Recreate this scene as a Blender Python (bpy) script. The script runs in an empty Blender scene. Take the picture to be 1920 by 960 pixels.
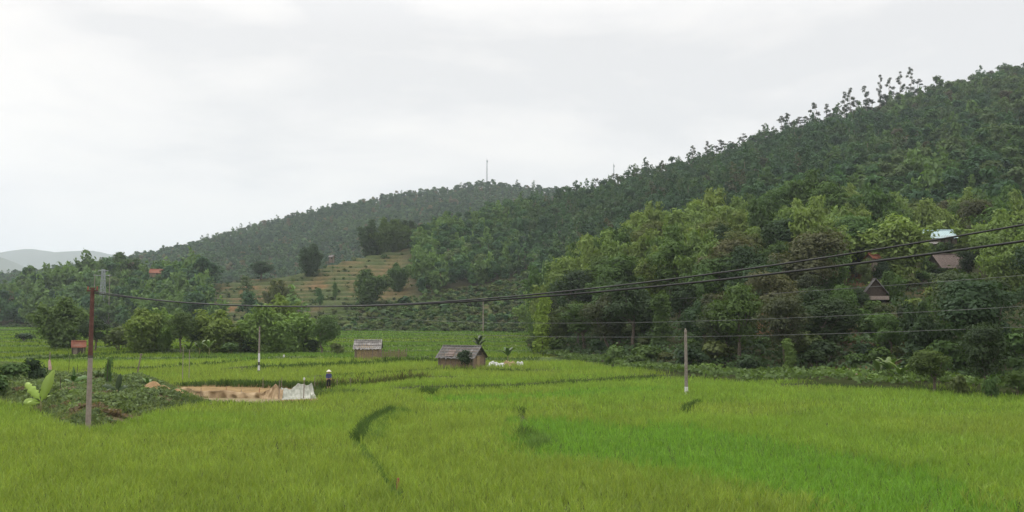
import bpy, math, random
import numpy as np
from mathutils import Vector, Matrix

SC = bpy.context.scene
COL = SC.collection
random.seed(7)
R = np.random.default_rng(7)

# ------------------------------------------------------------------ camera geometry
CAMZ = 6.2
F = 1700.0                     # focal length in pixels of the 1920 wide photograph
PITCH = math.atan(120 / F)
TP = math.tan(PITCH)
CP, SP = math.cos(PITCH), math.sin(PITCH)


def ray(X, Y):
    v = (480 - Y) / F
    fy = CP - v * SP
    return (X - 960) / F / fy, (SP + v * CP) / fy      # x and z per metre of y


def at(X, Y, d):
    a, b = ray(X, Y)
    return Vector((a * d, d, CAMZ + b * d))


def zat(Y, d):
    return CAMZ + ray(960, Y)[1] * d


# ------------------------------------------------------------------ noise
def _hash(ix, iy, seed):
    h = (ix.astype(np.int64) * 374761393 + iy.astype(np.int64) * 668265263 + seed * 974634777) & 0x7fffffff
    h = (h ^ (h >> 13)) * 1274126177 & 0x7fffffff
    return ((h ^ (h >> 16)) & 0xffff) / 65535.0


def vnoise(x, y, seed=0):
    x = np.asarray(x, float); y = np.asarray(y, float)
    ix = np.floor(x); iy = np.floor(y)
    fx = x - ix; fy = y - iy
    fx = fx * fx * (3 - 2 * fx); fy = fy * fy * (3 - 2 * fy)
    a = _hash(ix, iy, seed); b = _hash(ix + 1, iy, seed)
    c = _hash(ix, iy + 1, seed); d = _hash(ix + 1, iy + 1, seed)
    return (a * (1 - fx) + b * fx) * (1 - fy) + (c * (1 - fx) + d * fx) * fy


def fbm(x, y, seed=0, oct=3):
    s = 0; a = .5; t = 0
    for o in range(oct):
        s = s + a * vnoise(np.asarray(x) * 2 ** o, np.asarray(y) * 2 ** o, seed + o * 17)
        t += a; a *= .5
    return s / t * 2 - 1


def sstep(a, b, x):
    t = np.clip((np.asarray(x, float) - a) / (b - a), 0, 1)
    return t * t * (3 - 2 * t)


def in_poly(px, py, poly):
    inside = np.zeros(np.shape(px), bool)
    n = len(poly)
    for i in range(n):
        x1, y1 = poly[i]; x2, y2 = poly[(i + 1) % n]
        c = ((y1 > py) != (y2 > py)) & (px < (x2 - x1) * (py - y1) / (y2 - y1 + 1e-12) + x1)
        inside ^= c
    return inside


def seg_dist(px, py, pts):
    best = np.full(np.shape(px), 1e9)
    for (x1, y1), (x2, y2) in zip(pts[:-1], pts[1:]):
        dx, dy = x2 - x1, y2 - y1
        t = np.clip(((px - x1) * dx + (py - y1) * dy) / (dx * dx + dy * dy + 1e-9), 0, 1)
        best = np.minimum(best, np.hypot(px - x1 - t * dx, py - y1 - t * dy))
    return best


# ------------------------------------------------------------------ terrain
def flat(X, Y, z=0.0):
    a, b = ray(X, Y)
    d = (z - CAMZ) / b
    return (a * d, d)


def flats(pts, z=0.0):
    return [flat(X, Y, z) for X, Y in pts]


# banks between the paddies: (polyline in the valley, rise of the ground beyond it)
BANKS = []
for pts, h, seen in (
    ([(800, 733), (960, 729), (1100, 719), (1240, 710)], .30, 1),
    ([(420, 724), (600, 729), (700, 724), (800, 716)], .28, 1),
    ([(625, 713), (720, 706), (830, 699), (1000, 700)], .22, 1),
    ([(190, 697), (300, 693), (420, 686), (530, 679)], .35, 1),
    ([(470, 694), (600, 690), (700, 686), (765, 682), (830, 684)], .40, 1),
    ([(60, 676), (180, 673), (260, 669), (420, 667)], .40, 1),
    ([(1520, 727), (1700, 734), (1800, 740), (1920, 745), (2100, 752)], .35, 1),
):
    w = flats(pts)
    BANKS.append((np.array([p[0] for p in w]), np.array([p[1] for p in w]), h))

ISLAND = flats([(-260, 735), (-120, 742), (0, 757), (60, 768), (110, 798), (165, 810), (230, 799), (300, 775), (395, 757), (355, 742),
                (325, 727), (250, 722), (165, 717), (105, 711), (70, 692), (-120, 690), (-260, 700)])
POND = flats([(300, 757), (380, 759), (480, 761), (590, 758), (608, 742), (600, 728), (450, 724), (330, 724)])
DIKE_A = flats([(752, 930), (700, 862), (668, 822), (690, 788), (735, 766), (775, 772)], .3)
DIKE_B = flats([(972, 768), (985, 785)], .3)
DIKE_C = flats([(978, 812), (1000, 838), (1022, 822), (985, 806)], .3)
DIKE_D = flats([(1283, 772), (1288, 760), (1312, 752)], .3)
DIKE_E = flats([(795, 734), (812, 738)], .3)
YOUNG = flats([(985, 774), (1130, 785), (1285, 788), (1400, 803), (1560, 846), (1750, 888), (1920, 922), (2080, 962), (1640, 975),
               (1440, 912), (1200, 868), (1050, 842), (1005, 822)], .5)
YOUNG2 = flats([(820, 736), (1000, 731), (1180, 720), (1300, 716), (1180, 728), (1000, 741), (850, 745)], .5)


def G(x, y):
    """height of the valley floor"""
    x = np.asarray(x, float); y = np.asarray(y, float)
    rise = 2.6 * sstep(95, 300, y) + .0040 * np.clip(y - 250, 0, 400) + .15 * fbm(x / 60, y / 60, 5)
    rise = np.where(y > 900, rise * 0 + 5.2, rise)
    st = .36
    q = rise / st + .55 * fbm(x / 48, y / 40, 9)
    fr = q - np.floor(q)
    terr = st * (np.floor(q) + sstep(.78, 1, fr))
    k = sstep(125, 140, y) * (1 - sstep(500, 700, y))
    z = rise * (1 - k) + terr * k
    z = z * sstep(85, 110, y)
    for bx, by, h in BANKS:
        fy = np.interp(x, bx, by)
        win = sstep(bx[0] - 6, bx[0], x) * (1 - sstep(bx[-1], bx[-1] + 10, x))
        dd = y - fy
        z = z + h * sstep(-.3, .4, dd) * (1 - sstep(9, 20, dd)) * win
    ins = in_poly(x, y, ISLAND)
    dist = seg_dist(x, y, ISLAND + [ISLAND[0]])
    z = z + np.where(ins, np.minimum(dist * .28, .75) * (1 + .5 * fbm(x / 3, y / 3, 3)), 0)
    near = np.clip((26 - y) / 18, 0, 1)
    z = z + 4.6 * near * near * (3 - 2 * near) + .05 * fbm(x / 7, y / 7, 2)
    return z


def terrace_frac(x, y):
    rise = 2.6 * sstep(95, 300, y) + .0040 * np.clip(y - 250, 0, 400) + .15 * fbm(x / 60, y / 60, 5)
    q = rise / .36 + .55 * fbm(x / 48, y / 40, 9)
    return q - np.floor(q)


def tab(rows):
    a = np.array(rows, float)
    return a


RA = tab([(-500, 566, 450), (0, 574, 450), (100, 560, 450), (230, 534, 450), (350, 534, 430), (450, 525, 410), (560, 514, 395), (640, 491, 405),
          (700, 477, 420), (745, 470, 430), (800, 444, 445), (860, 428, 460), (900, 417, 475), (960, 402, 495), (1060, 386, 510),
          (1130, 369, 520), (1200, 349, 520), (1290, 328, 520), (1350, 312, 525), (1440, 288, 530), (1520, 263, 535), (1620, 243, 540),
          (1700, 214, 545), (1840, 175, 560), (1920, 153, 570), (2400, 20, 600)])
BA = tab([(-500, 392), (0, 386), (200, 350), (400, 312), (640, 288), (900, 276), (1060, 262), (1300, 235), (1920, 190), (2400, 170)])
ZA0 = tab([(-500, 3.2), (0, 3.1), (640, 2.6), (960, 2.8), (1060, 5), (1300, 15), (1500, 17), (1920, 17), (2400, 17)])
RB = tab([(-700, 585, 1000), (-200, 552, 1000), (0, 530, 1000), (150, 507, 1000), (250, 490, 1010), (300, 480, 1020), (360, 467, 1030), (440, 443, 1050), (540, 417, 1070),
          (640, 393, 1080), (740, 372, 1090), (840, 362, 1095), (880, 354, 1100), (920, 352, 1100), (1000, 359, 1100), (1060, 366, 1110),
          (1110, 376, 1120), (1300, 400, 1150), (1600, 420, 1150)])
EB = tab([(985, 172), (1005, 158), (1100, 134), (1240, 109), (1400, 97), (1700, 85), (1920, 75), (2400, 65)])
EC = tab([(985, 205), (1005, 210), (1100, 228), (1300, 225), (1500, 203), (1920, 197), (2400, 190)])
EZ = tab([(960, -1), (1000, 3), (1050, 11), (1100, 16), (1200, 21), (1300, 24), (1500, 25), (1700, 22), (1920, 21), (2400, 20)])


def itp(t, X, c=1):
    return np.interp(X, t[:, 0], t[:, c])


def uX(u):
    return 960 + np.asarray(u) * F * .995


def pz(Y):
    v = (480 - Y) / F
    return (TP + v) / (1 - v * TP)


TERRACE_X = (395, 880)


def ter_mask(X, t):
    """where the brown terraced hill lies"""
    m = sstep(385, 425, X) * (1 - sstep(735, 800, X))
    lo = np.interp(X, [400, 560, 700, 880], [.12, .05, .2, .75])
    return m * sstep(lo - .05, lo + .05, t) * (1 - sstep(1.02, 1.08, t))


def zA(x, y, quant=True):
    x = np.asarray(x, float); y = np.asarray(y, float)
    X = uX(x / y)
    b = itp(BA, X); r = itp(RA, X, 2)
    zr = CAMZ + pz(itp(RA, X, 1)) * r
    z0 = itp(ZA0, X) - .5
    t = (y - b) / (r - b)
    tc = np.clip(t, 0, 1)
    p = tc ** np.interp(X, [0, 640, 900, 1200], [1.0, 1.15, 1.35, 1.0])
    z = z0 + (zr - z0) * p
    z = z + 4.5 * fbm(x / 55, y / 55, 21) * tc * (1 - tc) * 4 * np.interp(X, [300, 600, 900, 1100], [1, .35, .6, 1])
    z = np.where(t > 1, z - .32 * (y - r), z)
    z = np.where(t < 0, z - .8 * (b - y), z)
    if quant:
        m = ter_mask(X, t)
        st = 1.9
        q = z / st + .35 * fbm(x / 25, y / 25, 33)
        fr = q - np.floor(q)
        z = z * (1 - m) + m * st * (np.floor(q) + sstep(.5, .95, fr) - .35 * fbm(x / 25, y / 25, 33))
        m2 = (1 - sstep(.02, .36, t)) * sstep(600, 660, X) * (1 - sstep(980, 1010, X)) * sstep(0, .02, t)
        st = .8
        q = z / st + .5 * fbm(x / 30, y / 30, 35)
        fr = q - np.floor(q)
        z = z * (1 - m2) + m2 * st * (np.floor(q) + sstep(.5, .95, fr) - .5 * fbm(x / 30, y / 30, 35))
    return z


def tA(x, y):
    X = uX(np.asarray(x) / y)
    b = itp(BA, X); r = itp(RA, X, 2)
    return (y - b) / (r - b)


def zB(x, y):
    x = np.asarray(x, float); y = np.asarray(y, float)
    X = uX(x / y)
    r = itp(RB, X, 2)
    zr = CAMZ + pz(itp(RB, X, 1)) * r
    t = (y - 600) / (r - 600)
    tc = np.clip(t, 0, 1)
    z = 8 + (zr - 8) * tc ** 1.05 + 14 * fbm(x / 130, y / 130, 41) * tc * (1 - tc) * 4
    z = np.where(t > 1, z - .3 * (y - r), z)
    z = np.where(t < 0, z + 20 * t, z)
    return z


def zE(x, y):
    x = np.asarray(x, float); y = np.asarray(y, float)
    X = uX(x / y)
    b = itp(EB, X); c = itp(EC, X); zc = itp(EZ, X)
    t = (y - b) / (c - b)
    tc = np.clip(t, 0, 1)
    z = zc * tc ** 1.2 + 1.6 * fbm(x / 18, y / 18, 51) * np.clip(tc * 4, 0, 1)
    z = np.where(t > 1, z + .02 * (y - c) - .0012 * (y - c) ** 2, z)
    z = np.where(t < 0, z + 4 * t, z)
    z = z * sstep(985, 1030, X) - 3 * (1 - sstep(985, 1015, X))
    return z


def T(x, y):
    g = G(x, y)
    out = g
    if y > 60 and uX(x / y) > 985:
        out = max(out, float(zE(x, y)))
    if y > 160:
        out = max(out, float(zA(x, y)))
    if y > 600:
        out = max(out, float(zB(x, y)))
    return float(out)


# ------------------------------------------------------------------ object helpers
def tag(o, label=None, cat=None, group=None, kind=None):
    if label: o['label'] = label
    if cat: o['category'] = cat
    if group: o['group'] = group
    if kind: o['kind'] = kind
    return o


def link(name, me, mat=None, parent=None):
    o = bpy.data.objects.new(name, me)
    COL.objects.link(o)
    if mat is not None and me is not None and not me.materials:
        me.materials.append(mat)
    if parent is not None:
        o.parent = parent
    return o


def empty(name, loc, label, cat, group=None, rz=0):
    o = bpy.data.objects.new(name, None)
    COL.objects.link(o)
    o.location = loc; o.rotation_euler = (0, 0, rz)
    o.empty_display_size = .3
    return tag(o, label, cat, group)


def quad_mesh(name, V, tint=None, Q=None, smooth=False):
    """V (n,4,3) loose quads, or V (m,3) with Q (n,4); tint (n,3) per quad or (m,3) per vertex"""
    me = bpy.data.meshes.new(name)
    if Q is None:
        n = len(V)
        verts = V.reshape(-1, 3).astype(np.float32)
        idx = np.arange(n * 4, dtype=np.int32)
        if tint is not None: tint = np.repeat(tint, 4, axis=0)
    else:
        n = len(Q); verts = V.astype(np.float32); idx = Q.reshape(-1).astype(np.int32)
    me.vertices.add(len(verts)); me.vertices.foreach_set('co', verts.ravel())
    me.loops.add(n * 4); me.loops.foreach_set('vertex_index', idx)
    me.polygons.add(n)
    me.polygons.foreach_set('loop_start', np.arange(0, n * 4, 4, dtype=np.int32))
    me.polygons.foreach_set('loop_total', np.full(n, 4, np.int32))
    if smooth: me.polygons.foreach_set('use_smooth', np.ones(n, bool))
    me.update(calc_edges=True)
    if tint is not None:
        a = me.attributes.new('tint', 'FLOAT_COLOR', 'POINT')
        c = np.ones((len(verts), 4), np.float32); c[:, :3] = tint
        a.data.foreach_set('color', c.ravel())
    return me


class MB:
    def __init__(s): s.v = []; s.f = []

    def add(s, vs, fs):
        n = len(s.v); s.v += [tuple(v) for v in vs]; s.f += [tuple(i + n for i in f) for f in fs]

    def box(s, c, d, m=None):
        x, y, z = d[0] / 2, d[1] / 2, d[2] / 2
        vs = [Vector((a, b, e)) for e in (-z, z) for a, b in ((-x, -y), (x, -y), (x, y), (-x, y))]
        if m is not None: vs = [m @ v for v in vs]
        s.add([v + Vector(c) for v in vs], [(3, 2, 1, 0), (4, 5, 6, 7), (0, 1, 5, 4), (1, 2, 6, 5), (2, 3, 7, 6), (3, 0, 4, 7)])

    def tube(s, pts, rad, n=8, cap=True):
        pts = [Vector(p) for p in pts]
        if not hasattr(rad, '__len__'): rad = [rad] * len(pts)
        vs = []; fs = []
        for i, p in enumerate(pts):
            t = (pts[min(i + 1, len(pts) - 1)] - pts[max(i - 1, 0)]).normalized()
            a = t.cross(Vector((0, 1, 0)) if abs(t.y) < .9 else Vector((1, 0, 0))).normalized()
            b = t.cross(a)
            for k in range(n):
                q = 2 * math.pi * k / n
                vs.append(p + a * math.cos(q) * rad[i] + b * math.sin(q) * rad[i])
        for i in range(len(pts) - 1):
            for k in range(n):
                k2 = (k + 1) % n
                fs.append((i * n + k, i * n + k2, (i + 1) * n + k2, (i + 1) * n + k))
        if cap:
            fs.append(tuple(range(n - 1, -1, -1))); fs.append(tuple((len(pts) - 1) * n + k for k in range(n)))
        s.add(vs, fs)

    def slab(s, corners, th):
        """a thick sheet over a quad given by four corners"""
        c = [Vector(p) for p in corners]
        nrm = (c[1] - c[0]).cross(c[3] - c[0]).normalized() * th
        s.add(c + [p + nrm for p in c], [(3, 2, 1, 0), (4, 5, 6, 7), (0, 1, 5, 4), (1, 2, 6, 5), (2, 3, 7, 6), (3, 0, 4, 7)])

    def mesh(s, name, smooth=False):
        me = bpy.data.meshes.new(name)
        me.from_pydata([tuple(v) for v in s.v], [], s.f)
        if smooth: me.polygons.foreach_set('use_smooth', np.ones(len(s.f), bool))
        me.update()
        return me

    def build(s, name, mat, parent=None, smooth=False):
        return link(name, s.mesh(name, smooth), mat, parent)


# ------------------------------------------------------------------ materials
def new_mat(name):
    m = bpy.data.materials.new(name); m.use_nodes = True
    nt = m.node_tree; nt.nodes.clear()
    out = nt.nodes.new('ShaderNodeOutputMaterial')
    return m, nt, out


def noise_node(nt, scale, detail=4, rough=.6, coord='Object'):
    tc = nt.nodes.new('ShaderNodeTexCoord')
    n = nt.nodes.new('ShaderNodeTexNoise')
    n.inputs['Scale'].default_value = scale; n.inputs['Detail'].default_value = detail; n.inputs['Roughness'].default_value = rough
    if coord == 'World':
        g = nt.nodes.new('ShaderNodeNewGeometry'); nt.links.new(g.outputs['Position'], n.inputs['Vector'])
    else:
        nt.links.new(tc.outputs[coord], n.inputs['Vector'])
    return n


def ramp(nt, src, stops):
    r = nt.nodes.new('ShaderNodeValToRGB')
    el = r.color_ramp.elements
    while len(el) < len(stops): el.new(.5)
    for e, (p, c) in zip(el, stops):
        e.position = p; e.color = (*c, 1) if len(c) == 3 else c
    nt.links.new(src, r.inputs['Fac'])
    return r


def mixc(nt, a, b, fac, mode='MIX'):
    m = nt.nodes.new('ShaderNodeMix'); m.data_type = 'RGBA'; m.blend_type = mode
    for s, v in ((m.inputs[6], a), (m.inputs[7], b), (m.inputs[0], fac)):
        if hasattr(v, 'is_output'): nt.links.new(v, s)
        elif hasattr(v, '__len__'): s.default_value = (*v, 1)
        else: s.default_value = v
    return m.outputs[2]


def surf_mat(name, stops, scale=3, rough=.85, bump=.0, bscale=20, metal=0, detail=5, coord='Object', spec=.3):
    m, nt, out = new_mat(name)
    p = nt.nodes.new('ShaderNodeBsdfPrincipled')
    n = noise_node(nt, scale, detail, coord=coord)
    r = ramp(nt, n.outputs['Fac'], stops)
    nt.links.new(r.outputs['Color'], p.inputs['Base Color'])
    p.inputs['Roughness'].default_value = rough; p.inputs['Metallic'].default_value = metal
    p.inputs['Specular IOR Level'].default_value = spec
    if bump:
        n2 = noise_node(nt, bscale, 6, coord=coord)
        b = nt.nodes.new('ShaderNodeBump'); b.inputs['Strength'].default_value = bump; b.inputs['Distance'].default_value = .05
        nt.links.new(n2.outputs['Fac'], b.inputs['Height']); nt.links.new(b.outputs['Normal'], p.inputs['Normal'])
    nt.links.new(p.outputs[0], out.inputs['Surface'])
    return m


def leaf_mat(name, source, transl=.3, var=.35, scale=.6, gloss=.02):
    """source: 'tint' attribute or 'object' colour"""
    m, nt, out = new_mat(name)
    if source == 'tint':
        a = nt.nodes.new('ShaderNodeAttribute'); a.attribute_name = 'tint'; col = a.outputs['Color']
    else:
        a = nt.nodes.new('ShaderNodeObjectInfo'); col = a.outputs['Color']
    n = noise_node(nt, scale, 3, coord='World')
    r = ramp(nt, n.outputs['Fac'], [(.3, (1 - var,) * 3), (.7, (1 + var * .8, 1 + var * .7, 1 + var * .3))])
    c = mixc(nt, col, r.outputs['Color'], 1.0, 'MULTIPLY')
    d = nt.nodes.new('ShaderNodeBsdfDiffuse'); nt.links.new(c, d.inputs['Color'])
    t = nt.nodes.new('ShaderNodeBsdfTranslucent'); nt.links.new(mixc(nt, c, (1.12, 1.2, .55), 1.0, 'MULTIPLY'), t.inputs['Color'])
    mx = nt.nodes.new('ShaderNodeMixShader'); mx.inputs[0].default_value = transl
    nt.links.new(d.outputs[0], mx.inputs[1]); nt.links.new(t.outputs[0], mx.inputs[2])
    g = nt.nodes.new('ShaderNodeBsdfGlossy'); g.inputs['Roughness'].default_value = .5; g.inputs['Color'].default_value = (.6, .65, .7, 1)
    m2 = nt.nodes.new('ShaderNodeMixShader'); m2.inputs[0].default_value = gloss
    nt.links.new(mx.outputs[0], m2.inputs[1]); nt.links.new(g.outputs[0], m2.inputs[2])
    nt.links.new(m2.outputs[0], out.inputs['Surface'])
    return m


M_LEAF = leaf_mat('foliage', 'object', var=.25, scale=.35)
M_STUFF = leaf_mat('foliage_mass', 'tint', var=.2, scale=.12)
M_RICE = leaf_mat('rice_blades', 'tint', transl=.35, var=.18, scale=1.3, gloss=.015)
M_BARK = surf_mat('bark', [(.3, (.07, .055, .04)), (.7, (.17, .14, .11))], 6, .9, .4, 30)
M_PALEBARK = surf_mat('pale_bark', [(.3, (.22, .2, .17)), (.7, (.42, .39, .34))], 6, .9)
M_CULM = surf_mat('bamboo_culm', [(.3, (.09, .1, .03)), (.7, (.2, .19, .07))], 4, .6)
M_STEM = surf_mat('banana_stem', [(.3, (.1, .11, .04)), (.7, (.25, .23, .1))], 8, .7)
M_CONCRETE = surf_mat('weathered_concrete', [(.25, (.21, .17, .145)), (.75, (.34, .29, .255))], 5, .9, .3, 40)
M_RUST = surf_mat('rust_brown_paint', [(.25, (.058, .028, .023)), (.5, (.1, .043, .035)), (.8, (.16, .08, .063))], 4, .8, .2, 40)
M_POLE = surf_mat('grey_pole', [(.3, (.16, .13, .11)), (.7, (.3, .27, .24))], 6, .9, .3, 40)
M_WHITEPAINT = surf_mat('white_band', [(.3, (.5, .49, .48)), (.7, (.8, .8, .79))], 9, .8)
M_DARKPAINT = surf_mat('dark_band', [(.3, (.05, .045, .04)), (.7, (.11, .1, .09))], 9, .8)
M_CABLE = surf_mat('cable_rubber', [(.3, (.018, .018, .02)), (.7, (.04, .04, .042))], 3, .6)
M_WIRE = surf_mat('aluminium_wire', [(.3, (.1, .105, .1)), (.7, (.17, .175, .17))], 3, .7, metal=.0)
M_STEEL = surf_mat('galvanised_steel', [(.3, (.26, .28, .3)), (.7, (.4, .42, .45))], 3, .6, metal=.3)
M_WOVEN = surf_mat('woven_bamboo', [(.25, (.2, .145, .08)), (.75, (.4, .3, .17))], 7, .9, .5, 60)
M_WOVEN2 = surf_mat('weathered_woven_bamboo', [(.25, (.15, .105, .07)), (.75, (.3, .22, .15))], 7, .9, .5, 60)
M_FIBRE = surf_mat('fibre_cement', [(.25, (.06, .058, .056)), (.5, (.12, .115, .11)), (.75, (.19, .18, .17))], 3, .9, .3, 30)
M_FIBRE_L = surf_mat('pale_fibre_cement', [(.25, (.1, .095, .09)), (.5, (.22, .21, .2)), (.75, (.4, .385, .37))], 3, .9, .3, 30)
M_BLUE = surf_mat('pale_blue_sheet', [(.25, (.3, .42, .44)), (.75, (.44, .57, .59))], 2, .5)
M_BROWNROOF = surf_mat('brown_tile_roof', [(.25, (.1, .075, .068)), (.5, (.16, .125, .112)), (.75, (.24, .19, .17))], 4, .9, .4, 30)
M_REDROOF = surf_mat('red_tile_roof', [(.25, (.14, .05, .034)), (.75, (.28, .11, .065))], 4, .9, .3, 30)
M_DARKWOOD = surf_mat('dark_wood', [(.25, (.03, .025, .02)), (.75, (.085, .065, .05))], 5, .8)
M_WOOD = surf_mat('grey_wood', [(.25, (.12, .095, .075)), (.75, (.28, .23, .19))], 8, .9)
M_CREAM = surf_mat('limewash', [(.25, (.5, .48, .43)), (.75, (.72, .7, .65))], 3, .9)
M_CLOTH = surf_mat('tan_sacking', [(.25, (.2, .135, .07)), (.5, (.33, .24, .14)), (.75, (.45, .35, .22))], 1.4, .95, .4, 25)
M_NET = surf_mat('pale_grey_netting', [(.25, (.2, .215, .175)), (.5, (.32, .33, .28)), (.75, (.5, .5, .45))], 1.6, .9, .3, 25)
M_TARP = surf_mat('white_plastic', [(.25, (.4, .4, .4)), (.75, (.66, .66, .65))], 2, .7)
M_SOIL = surf_mat('tan_subsoil', [(.2, (.15, .09, .045)), (.5, (.29, .185, .09)), (.8, (.4, .28, .15))], 1.6, .95, .8, 9)
M_MUD = surf_mat('wet_mud', [(.25, (.12, .095, .04)), (.75, (.22, .17, .08))], 1.2, .7, .3, 6, spec=.2)
M_SKIN = surf_mat('skin', [(.3, (.3, .17, .11)), (.7, (.36, .21, .14))], 4, .6)
M_SHIRT = surf_mat('indigo_cloth', [(.3, (.05, .055, .16)), (.7, (.1, .1, .26))], 12, .9)
M_TROUSER = surf_mat('black_cloth', [(.3, (.012, .012, .014)), (.7, (.03, .03, .034))], 12, .9)
M_HAT = surf_mat('palm_leaf_hat', [(.3, (.68, .62, .47)), (.7, (.82, .77, .64))], 15, .8)
M_BRICK = surf_mat('red_brick', [(.3, (.24, .07, .045)), (.7, (.36, .13, .09))], 14, .9)
M_ORANGE = surf_mat('orange_plastic', [(.3, (.6, .16, .06)), (.7, (.7, .25, .1))], 5, .6)
M_PINK = surf_mat('faded_pink_cloth', [(.3, (.4, .24, .21)), (.7, (.55, .4, .36))], 5, .9)
M_FORESTFLOOR = None


def ground_mat(name, bump=.5):
    m, nt, out = new_mat(name)
    p = nt.nodes.new('ShaderNodeBsdfPrincipled')
    a = nt.nodes.new('ShaderNodeAttribute'); a.attribute_name = 'tint'
    n = noise_node(nt, .8, 8, .7, 'World')
    r = ramp(nt, n.outputs['Fac'], [(.25, (.55, .55, .55)), (.75, (1.4, 1.35, 1.25))])
    c = mixc(nt, a.outputs['Color'], r.outputs['Color'], 1.0, 'MULTIPLY')
    nt.links.new(c, p.inputs['Base Color'])
    p.inputs['Roughness'].default_value = 1; p.inputs['Specular IOR Level'].default_value = .1
    n2 = noise_node(nt, 1.6, 8, .7, 'World')
    b = nt.nodes.new('ShaderNodeBump'); b.inputs['Strength'].default_value = bump; b.inputs['Distance'].default_value = .5
    nt.links.new(n2.outputs['Fac'], b.inputs['Height']); nt.links.new(b.outputs['Normal'], p.inputs['Normal'])
    nt.links.new(p.outputs[0], out.inputs['Surface'])
    return m


M_GROUND = ground_mat('ground_cover')


def grid_quads(nr, nc):
    i = np.arange(nr - 1)[:, None] * nc + np.arange(nc - 1)[None, :]
    return np.stack([i, i + 1, i + 1 + nc, i + nc], -1).reshape(-1, 4)


def lerp3(a, b, t):
    return np.asarray(a)[None, :] * (1 - t[:, None]) + np.asarray(b)[None, :] * t[:, None]


# ------------------------------------------------------------------ ground
ys = np.concatenate([np.linspace(-300, 16, 24), np.arange(18, 30, 1.0), np.arange(30, 140, .55), np.arange(140, 330, .8),
                     np.arange(330, 620, 6), np.geomspace(620, 13000, 44)])
ss = np.linspace(-1, 1, 300)
hw = np.where(ys > 0, 45 + .72 * ys, 45) + np.where(ys < 16, 150, 0) * np.clip((30 - ys) / 60, 0, 1)
gx = (ss[None, :] * hw[:, None]); gy = np.repeat(ys[:, None], len(ss), 1)
gz = G(gx, gy)
V = np.stack([gx, gy, gz], -1).reshape(-1, 3)
x, y = V[:, 0], V[:, 1]
tint = np.tile(np.array([[.05, .065, .02]]), (len(V), 1))
isl = in_poly(x, y, ISLAND); tint[isl] = (.1, .085, .045)
pnd = in_poly(x, y, POND); tint[pnd] = (.24, .17, .085)
far = y > 115
fr = terrace_frac(x, y)
col = lerp3((.09, .15, .028), (.13, .17, .035), sstep(-.4, .4, fbm(x / 40, y / 25, 61)))
col[fr > .72] = (.065, .1, .03)
tint[far] = col[far]
tint[y > 620] = (.06, .08, .03)
o = link('ground', quad_mesh('ground', V, tint, grid_quads(len(ys), len(ss)), True), M_GROUND)
tag(o, kind='structure', label='valley floor of stepped rice paddies')


def hill(name, us, rows, fn, colfn, label):
    """rows: function u -> y positions, one column per u"""
    Y = rows(us); Xw = us[None, :] * Y
    Z = fn(Xw, Y)
    V = np.stack([Xw, Y, Z], -1).reshape(-1, 3)
    o = link(name, quad_mesh(name, V, colfn(V, Z), grid_quads(Y.shape[0], Y.shape[1]), True), M_GROUND)
    tag(o, kind='structure', label=label)
    return o


def rowsA(us):
    X = uX(us); b = itp(BA, X); r = itp(RA, X, 2)
    ts = np.concatenate([np.linspace(-.04, 1.05, 420), np.linspace(1.08, 1.5, 14)])
    return b[None, :] + ts[:, None] * (r - b)[None, :]


def colA(V, Z):
    x, y = V[:, 0], V[:, 1]
    X = uX(x / y); t = tA(x, y)
    c = np.tile(np.array([[.05, .05, .025]]), (len(V), 1))
    n = fbm(x / 9, y / 9, 71)
    m = ter_mask(X, t)
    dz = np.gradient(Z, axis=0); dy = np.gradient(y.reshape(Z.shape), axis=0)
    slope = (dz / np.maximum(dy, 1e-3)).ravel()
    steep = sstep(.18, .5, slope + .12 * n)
    q = zA(x, y, False) / 1.9 + .35 * fbm(x / 25, y / 25, 33)
    fr = q - np.floor(q)
    brown = sstep(.74, .82, fr + .1 * n) * (1 - sstep(.95, .99, fr)) * sstep(-.5, .3, fbm(x / 14, y / 14, 75))
    tc = lerp3((.068, .092, .036), (.128, .106, .051), sstep(-.3, .6, n))
    tc = tc * (1 - .4 * (sstep(.48, .54, fr) * (1 - sstep(.6, .68, fr)))[:, None])
    tc = tc * (1 - .7 * brown[:, None]) + np.array([[.16, .115, .066]]) * .7 * brown[:, None]
    red = sstep(.38, .6, fbm(x / 16, y / 16, 73)) * .35
    tc = tc * (1 - red[:, None]) + np.array([[.3, .135, .07]]) * red[:, None]
    c = c * (1 - m[:, None]) + tc * m[:, None]
    m2 = (1 - sstep(.3, .45, t)) * sstep(560, 640, X) * (1 - sstep(985, 1010, X))
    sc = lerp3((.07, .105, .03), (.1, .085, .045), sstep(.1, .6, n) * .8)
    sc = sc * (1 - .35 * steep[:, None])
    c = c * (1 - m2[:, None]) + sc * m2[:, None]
    return c


hill('hillside', np.linspace(-.85, .85, 640), rowsA, zA, colA, 'long wooded hillside with a brown terraced shoulder')


def rowsB(us):
    X = uX(us); r = itp(RB, X, 2)
    ts = np.linspace(-.02, 1.35, 90)
    return 600 + ts[:, None] * (r - 600)[None, :]


hill('far_hill', np.linspace(-.75, .4, 220), rowsB, zB, lambda V, Z: np.tile(np.array([[.06, .07, .03]]), (len(V), 1)), 'forested hill behind the near hillside')


def rowsE(us):
    X = uX(us); b = itp(EB, X); c = itp(EC, X)
    ts = np.concatenate([np.linspace(-.05, 1, 120), np.linspace(1.03, 2.0, 40)])
    return b[None, :] + ts[:, None] * (c - b)[None, :]


def colE(V, Z):
    x, y = V[:, 0], V[:, 1]
    k = sstep(.15, .5, fbm(x / 12, y / 12, 81))
    return lerp3((.05, .055, .025), (.2, .11, .06), k * .8)


hill('hill_spur', np.linspace(.012, .85, 330), rowsE, zE, colE, 'wooded spur at the edge of the paddies')


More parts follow.
